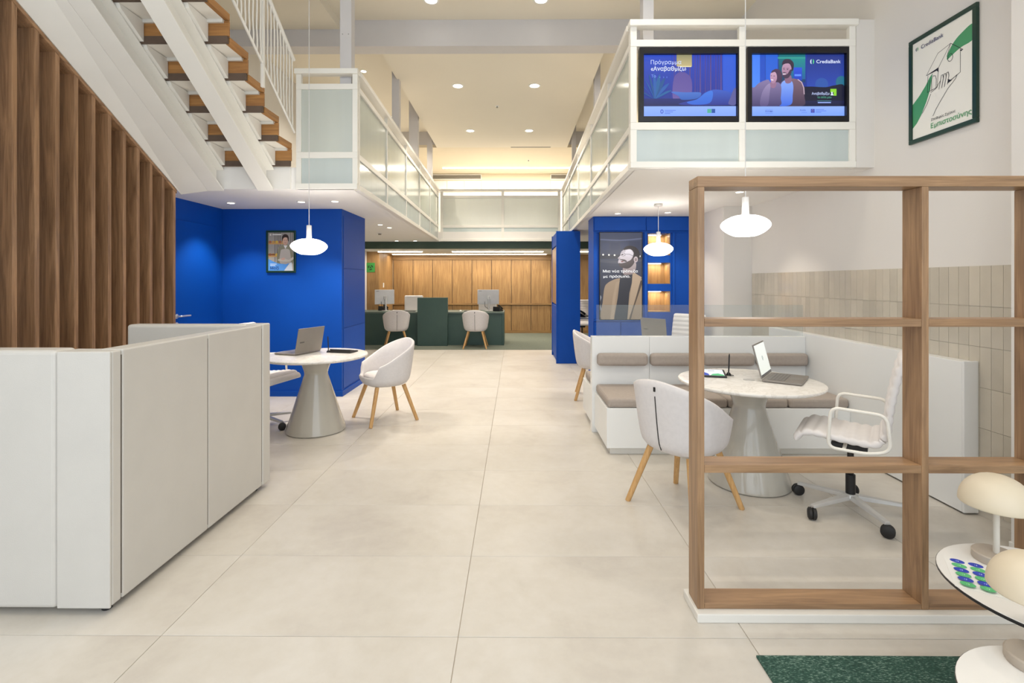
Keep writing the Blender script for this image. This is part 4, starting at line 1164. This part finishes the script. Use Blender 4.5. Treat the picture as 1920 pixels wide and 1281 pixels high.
# ================================================================== OFFICE CHAIRS
def office_chair(name, label, group=None):
    t = thing(name, label, 'chair', (0, 0, 0), 0, group)
    key = [(0.275, 0.425), (0.25, 0.462), (0.19, 0.482), (0.05, 0.470), (-0.08, 0.462), (-0.135, 0.468), (-0.168, 0.50), (-0.188, 0.56), (-0.205, 0.70), (-0.23, 0.84), (-0.258, 0.952), (-0.285, 0.972)]
    P = [Vector((x, 0, z + 0.035)) for x, z in key]
    path = []
    for i in range(len(P) - 1):
        p0, p1, p2, p3 = P[max(i - 1, 0)], P[i], P[i + 1], P[min(i + 2, len(P) - 1)]
        for j in range(12):
            u = j / 12
            path.append(0.5 * ((2 * p1) + (p2 - p0) * u + (2 * p0 - 5 * p1 + 4 * p2 - p3) * u * u + (3 * p1 - p0 - 3 * p2 + p3) * u ** 3))
    path.append(P[-1])
    arc = [0.0]
    for a_, b_ in zip(path[:-1], path[1:]): arc.append(arc[-1] + (b_ - a_).length)
    def pad(nm, i0, i1):
        vs, fs = [], []
        ys = [-0.228, -0.222, -0.20, 0.0, 0.20, 0.222, 0.228]
        tk = [0.25, 0.75, 1, 1, 1, 0.75, 0.25]
        n2 = len(ys)
        for i in range(i0, i1 + 1):
            tdir = (path[min(i + 1, len(path) - 1)] - path[max(i - 1, 0)]).normalized()
            nn = Vector((tdir.z, 0, -tdir.x))
            e_ = 1.0 if 0 < i - i0 < i1 - i0 else 0.4
            th = (0.013 + 0.013 * abs(math.sin(PI * arc[i] / 0.058)) ** 0.65) * e_
            for y, q in zip(ys, tk): vs.append(path[i] + nn * th * q + Vector((0, y, 0)))
            for y, q in zip(ys, tk): vs.append(path[i] - nn * th * q * 0.8 + Vector((0, y, 0)))
        s2 = 2 * n2
        for i in range(i1 - i0):
            for j in range(n2 - 1):
                a0 = i * s2 + j; b0 = a0 + s2
                fs.append((a0, a0 + 1, b0 + 1, b0)); fs.append((a0 + n2, b0 + n2, b0 + n2 + 1, a0 + n2 + 1))
            a0 = i * s2; b0 = a0 + s2
            fs.append((a0, b0, b0 + n2, a0 + n2)); fs.append((a0 + n2 - 1, a0 + s2 - 1, b0 + s2 - 1, b0 + n2 - 1))
        last = (i1 - i0) * s2
        for j in range(n2 - 1):
            fs.append((j, j + n2, j + n2 + 1, j + 1)); fs.append((last + j, last + j + 1, last + j + n2 + 1, last + j + n2))
        raw(nm, vs, fs, 'pad_white', t, True)
    N = len(path) - 1
    pad('seat', 0, 72); pad('backrest', 73, N)
    for s in (-1, 1):
        y = s * 0.248
        tube('armrest', round_path([(0.10, y, 0.455), (0.085, y, 0.70), (-0.185, y, 0.69), (-0.205, y, 0.49), (-0.11, y, 0.455)], 0.05, 6, True), 0.0098, 'steel_white', t, 8, True)
        tube('seat_rail', [(0.02, y * 0.97, 0.456), (0.02, 0, 0.456)], 0.010, 'steel_white', t, 8)
    box('tilt_mechanism', (-0.09, 0.10, -0.06, 0.06, 0.40, 0.445), 'black_plastic', t, 0.008)
    lathe('gas_column', [(0, 0.10), (0.027, 0.10), (0.027, 0.24), (0.018, 0.245), (0.018, 0.40), (0, 0.40)], 'black_plastic', t, 20)
    lathe('base_hub', [(0, 0.085), (0.04, 0.085), (0.045, 0.10), (0.038, 0.118), (0.028, 0.12), (0, 0.12)], 'metal_light', t, 20)
    for k in range(5):
        an = 2 * PI * k / 5 + R(55)
        c, s = math.cos(an), math.sin(an)
        def q(r, w_, z): return [(r * c - w_ * s, r * s + w_ * c, z), (r * c + w_ * s, r * s - w_ * c, z)]
        v = q(0.035, 0.026, 0.088) + q(0.035, 0.022, 0.116) + q(0.315, 0.018, 0.072) + q(0.315, 0.013, 0.090)
        raw('base_arm', [v[0], v[1], v[3], v[2], v[4], v[5], v[7], v[6]], [(0, 1, 2, 3), (7, 6, 5, 4), (0, 4, 5, 1), (1, 5, 6, 2), (2, 6, 7, 3), (3, 7, 4, 0)], 'metal_light', t, False, 0.004)
        ca = an + 0.9
        cst = lathe('caster', [(0, -0.024), (0.026, -0.024), (0.0355, -0.018), (0.036, -0.004), (0.03, 0.0), (0.036, 0.004), (0.0355, 0.018), (0.026, 0.024), (0, 0.024)], 'black_rubber', t, 22)
        cst.matrix_local = Matrix.Translation((0.315 * c, 0.315 * s, 0.0365)) @ Matrix.Rotation(ca, 4, 'Z') @ Matrix.Rotation(PI / 2, 4, 'X')
    return t
o0 = office_chair('office_chair', 'white ribbed swivel armchair beside the round table with the open laptop screen')
o0.location = (2.12, 3.15, 0); o0.rotation_euler = (0, 0, R(143))
dup(o0, (-2.56, 5.0, 0), R(-12), 'white ribbed swivel armchair between the booth and the table by the blue wall')
dup(o0, (2.12, 6.42, 0), R(222), 'white ribbed swivel armchair behind the banquette glass screen')
dup(o0, (1.55, 11.5, 0), R(-90), 'grey ribbed swivel chair glimpsed behind the blue pillar desk')

# ================================================================== ROUND TABLES
def round_table(name, label):
    t = thing(name, label, 'table')
    lathe('pedestal', [(0, 0.004), (0.272, 0.004), (0.277, 0.012), (0.272, 0.04), (0.11, 0.545), (0.108, 0.565), (0.112, 0.585), (0.155, 0.712), (0, 0.712)], 'pedestal', t, 56)
    lathe('foot_ring', disc_prof(0.262, 0.0, 0.0038, 0.001), 'black_plastic', t, 40)
    lathe('tabletop', [(0, 0.7125), (0.465, 0.7125), (0.485, 0.722), (0.490, 0.732), (0.487, 0.739), (0.478, 0.742), (0, 0.742)], 'marble', t, 64)
    lathe('cable_cap', disc_prof(0.04, 0.7422, 0.7445, 0.001), 'metal_light', t, 24)
    return t
TZ = 0.742
rt1 = round_table('round_table', 'round marble table with a pale conical pedestal behind the wood divider')
rt1.location = (1.70, 3.62, 0)
dup(rt1, (-1.955, 4.86, 0), 0.6, 'round marble table with a greige conical pedestal before the blue wall block')
dup(rt1, (1.56, 6.08, 0), 1.2, 'round marble table hidden behind the white banquette under the small pendant')

# ================================================================== LAPTOPS
def laptop(name, label, loc, face, tilt=104):
    """face: heading of the keyboard's front edge"""
    t = thing(name, label, 'laptop', (*loc, TZ), face)
    box('base', (0.0, 0.25, -0.18, 0.18, 0.003, 0.018), 'laptop_grey', t, 0.004)
    box('foot', (0.02, 0.23, -0.16, 0.16, 0.0005, 0.0028), 'black_plastic', t)
    kb = box('keyboard', (0.03, 0.14, -0.15, 0.15, 0.0182, 0.0186), 'key_grey', t)
    for r_ in range(5):
        for c_ in range(13):
            box('key', (0.033 + r_ * 0.0215, 0.051 + r_ * 0.0215, -0.148 + c_ * 0.0229, -0.148 + c_ * 0.0229 + 0.020, 0.0187, 0.020), 'metal_grey', kb)
    box('touchpad', (0.155, 0.235, -0.06, 0.05, 0.0182, 0.0186), 'metal_grey', t)
    ld = box('lid', (-0.0045, 0.0045, -0.18, 0.18, 0.0, 0.245), 'laptop_grey', t, 0.003)
    ld.matrix_local = Matrix.Translation((-0.002, 0, 0.020)) @ Matrix.Rotation(-R(tilt - 90), 4, 'Y')
    a = Art(0.345, 0.222)
    a.rect(0, 1, 0, 1, '#dfe3d8', '#e8ebe6')
    a.rect(0, 1, 0, 0.04, '#30343c')
    leaf_logo(a, 0.5, 0.52, 0.055, '#1f5a4a', '#20346a')
    a.build('screen', 'print_screen', ld, Matrix.Translation((0.005, 0, 0.125)) @ Matrix.Rotation(PI / 2, 4, 'Z') @ Matrix.Rotation(PI / 2, 4, 'X'))
    mk = box('lid_mark', (-0.0052, -0.0046, 0.08, 0.14, 0.10, 0.112), 'key_grey', ld)
    return t
laptop('laptop', 'open grey laptop with its bright screen turned to the swivel chair by the divider', (1.865, 3.69), R(-37))
laptop('laptop', 'open grey laptop seen from behind on the table by the blue wall', (-2.06, 4.92), R(161), 101)
laptop('laptop', 'dark lid of an open laptop above the white banquette', (1.72, 6.14), R(40), 98)

# ================================================================== SIGNATURE TABLETS WITH PENS
def tablet(label, loc, rz):
    t = thing('signature_tablet', label, 'tablet', (*loc, TZ), rz)
    prism('body', [(-0.115, -0.075, 0.0005), (-0.115, 0.075, 0.0005), (-0.115, 0.075, 0.038), (-0.115, -0.075, 0.012)], (0.23, 0, 0), 'black_plastic', t, 0.003)
    a = Art(0.20, 0.13)
    a.rect(0, 1, 0, 1, '#f2f4f6')
    a.poly([(0, 0.0), (0, 0.45), (0.15, 0.55), (0.32, 0.5), (0.45, 0.28), (0.47, 0)], '#2448b8')
    a.poly([(0.5, 0.0), (0.6, 0.25), (0.8, 0.35), (0.97, 0.18), (1, 0)], '#4cc07a')
    leaf_logo(a, 0.40, 0.74, 0.03, '#1f2a5c', '#3f9a5c')
    a.rect(0.46, 0.70, 0.71, 0.77, '#2a3060')
    tl = math.atan2(0.026, 0.15)
    a.build('screen', 'print_screen', t, Matrix.Translation((0, 0, 0.0262)) @ Matrix.Rotation(tl, 4, 'X'))
    lathe('pen_holder', [(0, 0.0005), (0.02, 0.0005), (0.02, 0.004), (0.011, 0.02), (0.006, 0.024), (0, 0.024)], 'black_plastic', t, 16, (0.145, 0.05, 0))
    tube('pen', [(0.145, 0.05, 0.025), (0.15, 0.052, 0.15), (0.151, 0.0525, 0.165)], [0.005, 0.0055, 0.002], 'black_plastic', t, 8)
    tube('pen_cord', round_path([(0.116, 0.02, 0.006), (0.135, -0.0, 0.006), (0.17, 0.0, 0.006), (0.178, 0.03, 0.006), (0.165, 0.05, 0.006)], 0.02), 0.002, 'black_plastic', t, 6)
    return t
tablet('black signature tablet with a blue and green screen beside the laptop near the divider', (1.475, 3.78), R(-14))
tt = tablet('black signature tablet with upright pen on the table by the blue wall', (-1.735, 5.02), R(168))

# ================================================================== PENDANTS
def pendant(label, x, y, zc, ztop, canopy, power):
    t = thing('pendant_lamp', label, 'lamp', (x, y, zc))
    kp = [Vector(p) for p in ((0.0, 0.074), (0.04, 0.072), (0.095, 0.061), (0.145, 0.034), (0.168, 0.004), (0.160, -0.022), (0.130, -0.050), (0.095, -0.070), (0.070, -0.079))]
    prof = []
    for i in range(len(kp) - 1):
        p0, p1, p2, p3 = kp[max(i - 1, 0)], kp[i], kp[i + 1], kp[min(i + 2, len(kp) - 1)]
        for j in range(5):
            u = j / 5
            q = 0.5 * ((2 * p1) + (p2 - p0) * u + (2 * p0 - 5 * p1 + 4 * p2 - p3) * u * u + (3 * p1 - p0 - 3 * p2 + p3) * u ** 3)
            prof.append((max(q.x, 0.0), q.y))
    prof += [(0.070, -0.079), (0.0, -0.080)]
    sh = lathe('shade', prof, 'pendant_glow', t, 64)
    lathe('stem', [(0, 0.0745), (0.026, 0.0745), (0.024, 0.09), (0.0235, 0.20), (0.0215, 0.203), (0, 0.203)], 'pendant_metal', t, 24)
    tube('cord', [(0, 0, 0.2035), (0, 0, ztop - zc - (0.03 if canopy else 0.001))], 0.0035, 'pendant_metal', t, 6)
    if canopy:
        lathe('canopy', disc_prof(0.05, ztop - zc - 0.029, ztop - zc - 0.0005, 0.003), 'metal_light', t, 24)
    return t
pendant('glowing white pendant lamp over the round table before the blue wall block', -2.0, 4.80, 1.80, H1 - 0.0, False, 20)
pendant('glowing white pendant lamp above the table behind the wood divider, on a long cord', 1.675, 3.62, 1.868, H1, False, 20)
pendant('glowing white pendant lamp on a short cord with grey canopy before the display wall', 1.70, 5.90, 1.845, SOF, True, 20)

# ================================================================== COUNTER
ct = thing('counter', 'long dark green service counter before the oak wall', 'counter', (-1.9, 11.3, 0.006))
box('front', (-1.87, 1.60, 0.0, 0.03, 0.0, 0.722), 'counter_green', ct, 0.002)
box('end_panel', (1.6005, 1.645, -0.02, 0.80, 0.0, 0.722), 'counter_green', ct, 0.002)
box('worktop', (-1.87, 1.645, -0.03, 0.82, 0.7225, 0.757), 'counter_top', ct, 0.003)
box('end_panel', (-1.865, -1.835, 0.031, 0.80, 0.0, 0.722), 'counter_green', ct, 0.002)
gp = tag(box('privacy_panel', (-2.205, -1.525, 11.16, 11.255, 0.006, 1.095), 'counter_green', None, 0.003), 'tall green privacy panel standing between the two counter seats', 'panel')
CT = 0.7635
def monitor(label, x, y, rz, wd=0.51):
    t = thing('monitor', label, 'monitor', (x, y, CT), rz)
    lathe('foot', disc_prof(0.10, 0.0, 0.012, 0.003), 'metal_light', t, 28)
    tube('stand', [(0, 0.0, 0.0125), (0, 0.0, 0.34)], 0.017, 'chrome', t, 12)
    box('housing', (-wd / 2 - 0.02, wd / 2 - 0.02, 0.035, 0.062, 0.155, 0.50), 'monitor_grey', t, 0.006)
    box('screen', (-wd / 2 - 0.01, wd / 2 - 0.03, 0.0622, 0.0635, 0.165, 0.49), 'frame_black', t)
    box('mount', (-0.04, 0.04, 0.0175, 0.0345, 0.27, 0.35), 'metal_light', t, 0.003)
    box('back_badge', (-wd / 2 + 0.01, -wd / 2 + 0.08, 0.034, 0.0348, 0.462, 0.475), 'metal_grey', t)
    tube('cable', round_path([(-0.10, 0.03, 0.22), (-0.10, 0.0, 0.10), (-0.03, 0.03, 0.06), (-0.01, 0.02, 0.03)], 0.05), 0.005, 'black_plastic', t, 6)
monitor('grey monitor seen from behind above the seat right of the green panel', -0.62, 11.72, R(0))
monitor('grey monitor seen from behind at the counter end by the blue block', -3.06, 11.72, R(28), 0.46)
def desk_phone(label, x, y, rz, z=CT):
    t = thing('desk_phone', label, 'phone', (x, y, z), rz)
    prism('body', [(-0.09, -0.09, 0.0), (-0.09, 0.09, 0.0), (-0.09, 0.085, 0.11), (-0.09, -0.085, 0.02)], (0.18, 0, 0), 'black_plastic', t, 0.006)
    tube('handset', [(-0.065, -0.075, 0.055), (-0.065, -0.04, 0.088), (-0.065, 0.04, 0.125), (-0.065, 0.08, 0.132)], [0.024, 0.017, 0.017, 0.024], 'black_plastic', t, 10)
    box('display', (0.0, 0.07, 0.0, 0.05, 0.078, 0.084), 'key_grey', t).matrix_local = Matrix.Translation((0, 0, 0.0)) 
    return t
desk_phone('black desk phone beside the right monitor on the counter', -0.40, 11.62, R(150))
desk_phone('black desk phone behind the left monitor on the counter', -3.17, 11.92, R(160))
def keyboard(label, x, y):
    t = thing('keyboard', label, 'keyboard', (x, y, CT), 0)
    box('body', (-0.21, 0.21, -0.06, 0.06, 0.0005, 0.012), 'black_plastic', t, 0.003)
    for r_ in range(4):
        box('key_row', (-0.20, 0.20, -0.05 + r_ * 0.027, -0.028 + r_ * 0.027, 0.0122, 0.018), 'key_grey', t)
keyboard('black keyboard on the counter right of the green panel', -0.98, 11.52)
keyboard('black keyboard on the counter left of the green panel', -2.52, 11.52)
for x, lb in ((-1.27, 'white computer mouse on the counter right of the green panel'), (-2.83, 'white computer mouse on the counter left of the green panel')):
    ms = thing('computer_mouse', lb, 'mouse', (x, 11.52, CT))
    o = lathe('shell', [(0, 0.0005), (0.03, 0.0005), (0.032, 0.008), (0.026, 0.024), (0.014, 0.031), (0, 0.032)], 'laminate_white', ms, 20)
    o.scale = (0.9, 1.5, 1)
    o = lathe('wheel', [(0, -0.004), (0.007, -0.004), (0.007, 0.004), (0, 0.004)], 'key_grey', ms, 12)
    o.matrix_local = Matrix.Translation((0, 0.02, 0.029)) @ Matrix.Rotation(PI / 2, 4, 'Y')
def task_chair(label, x, y, rz):
    t = thing('task_chair', label, 'chair', (x, y, 0.006), rz)
    box('backrest', (-0.23, 0.23, 0.20, 0.26, 0.52, 1.10), 'pad_white', t, 0.028, seg=4)
    box('seat', (-0.24, 0.24, -0.24, 0.22, 0.44, 0.515), 'pad_white', t, 0.03, seg=3)
    box('back_bracket', (-0.03, 0.03, 0.262, 0.275, 0.42, 0.70), 'metal_light', t, 0.004)
    lathe('gas_column', [(0, 0.09), (0.026, 0.09), (0.026, 0.439), (0, 0.439)], 'black_plastic', t, 16)
    for k in range(5):
        an = 2 * PI * k / 5
        tube('base_arm', [(0.02 * math.cos(an), 0.02 * math.sin(an), 0.10), (0.29 * math.cos(an), 0.29 * math.sin(an), 0.075)], [0.024, 0.014], 'metal_light', t, 8)
        o = lathe('caster', disc_prof(0.03, -0.02, 0.02, 0.006), 'black_rubber', t, 16)
        o.matrix_local = Matrix.Translation((0.29 * math.cos(an), 0.29 * math.sin(an), 0.0305)) @ Matrix.Rotation(an, 4, 'Z') @ Matrix.Rotation(PI / 2, 4, 'X')
task_chair('white padded task chair behind the counter, left of the green panel', -2.52, 12.25, R(8))
task_chair('white padded task chair behind the counter, hidden by the right monitor', -0.72, 12.28, R(-6))
# small desk behind the blue pillar
dk = thing('small_desk', 'small pale desk glimpsed between the blue pillar and the blue display wall', 'desk', (1.65, 10.0, 0.0))
box('worktop', (-0.45, 0.5, -0.3, 0.3, 0.715, 0.75), 'laminate_white', dk, 0.003)
box('side_panel', (-0.44, -0.40, -0.29, 0.29, 0.0, 0.7145), 'oak_z', dk, 0.003)
box('side_panel', (0.45, 0.49, -0.29, 0.29, 0.0, 0.7145), 'oak_z', dk, 0.003)
desk_phone('black desk phone on the small desk behind the blue pillar', 1.36, 9.95, R(60), 0.7505)

# ================================================================== FRONT RIGHT: RUG, SIDE TABLES, TABLE LAMPS
rg = tag(box('rug', (0.934, 2.75, -0.9, 1.93, 0.0003, 0.009), 'rug', None, 0.002), 'dark green woven rug lying before the plinth of the wood divider', 'rug')
def side_table(label, x, y, r, z):
    t = thing('side_table', label, 'table', (x, y, 0.0095))
    zz = z - 0.0095
    lathe('top', [(0, zz - 0.014), (r - 0.004, zz - 0.014), (r, zz - 0.010), (r, zz - 0.0021), (0, zz - 0.0021)], 'black_plastic', t, 64)
    lathe('surface', [(0, zz - 0.002), (r - 0.001, zz - 0.002), (r - 0.002, zz), (0, zz)], 'tabletop_white', t, 64)
    tube('column', [(0, 0, 0.0125), (0, 0, zz - 0.0145)], 0.016, 'black_plastic', t, 14)
    lathe('foot', disc_prof(r * 0.62, 0.0, 0.012, 0.004), 'black_plastic', t, 40)
    return t
side_table('taller white round side table with a sheet of dot stickers on it', 1.76, 1.62, 0.302, 0.45)
side_table('lower white round side table with a mushroom lamp', 1.43, 1.20, 0.28, 0.38)
def mushroom(label, x, y, z):
    t = thing('mushroom_lamp', label, 'lamp', (x, y, z + 0.0004))
    lathe('foot', [(0, 0), (0.066, 0), (0.068, 0.003), (0.068, 0.026), (0.064, 0.030), (0, 0.030)], 'lamp_foot', t, 40)
    tube('stem', [(0, 0, 0.0302), (0, 0, 0.20)], 0.0095, 'lamp_stem', t, 16)
    prof = [(0.0, 0.196), (0.03, 0.197), (0.098, 0.202), (0.102, 0.200), (0.1055, 0.204)]
    for k in range(11):
        an = PI / 2 * k / 10
        prof.append((0.106 * math.cos(an) ** 0.9, 0.206 + 0.105 * math.sin(an)))
    lathe('shade', prof, 'lamp_cream', t, 48)
    lathe('collar', [(0, 0.186), (0.018, 0.186), (0.02, 0.1955), (0, 0.1955)], 'lamp_stem', t, 20)
    return t
mushroom('cream mushroom table lamp on the taller side table, behind the sticker sheet', 1.735, 1.80, 0.45)
mushroom('cream mushroom table lamp on the lower side table', 1.462, 1.40, 0.38)
sk = thing('sticker_sheet', 'white sheet of blue and green round stickers on the taller side table', 'sheet', (1.585, 1.695, 0.4505), math.atan2(-0.54, 0.84))
box('sheet', (-0.085, 0.085, -0.108, 0.108, 0.0, 0.0006), 'paper', sk)
a = Art(0.165, 0.21)
for r_ in range(6):
    for c_ in range(3):
        cx, cy = 0.2 + 0.3 * c_, 0.92 - 0.165 * r_
        blue = r_ % 2 == 0
        a.oval(cx, cy, 0.125, 0.075, '#2440b8' if blue else '#58bd7c')
        leaf_logo(a, cx, cy, 0.03, '#8fa4ff' if blue else '#8fe0a8', '#c8d4ff' if blue else '#c8f0d4')
a.build('stickers', 'print_paper', sk, Matrix.Translation((0, 0, 0.0008)))
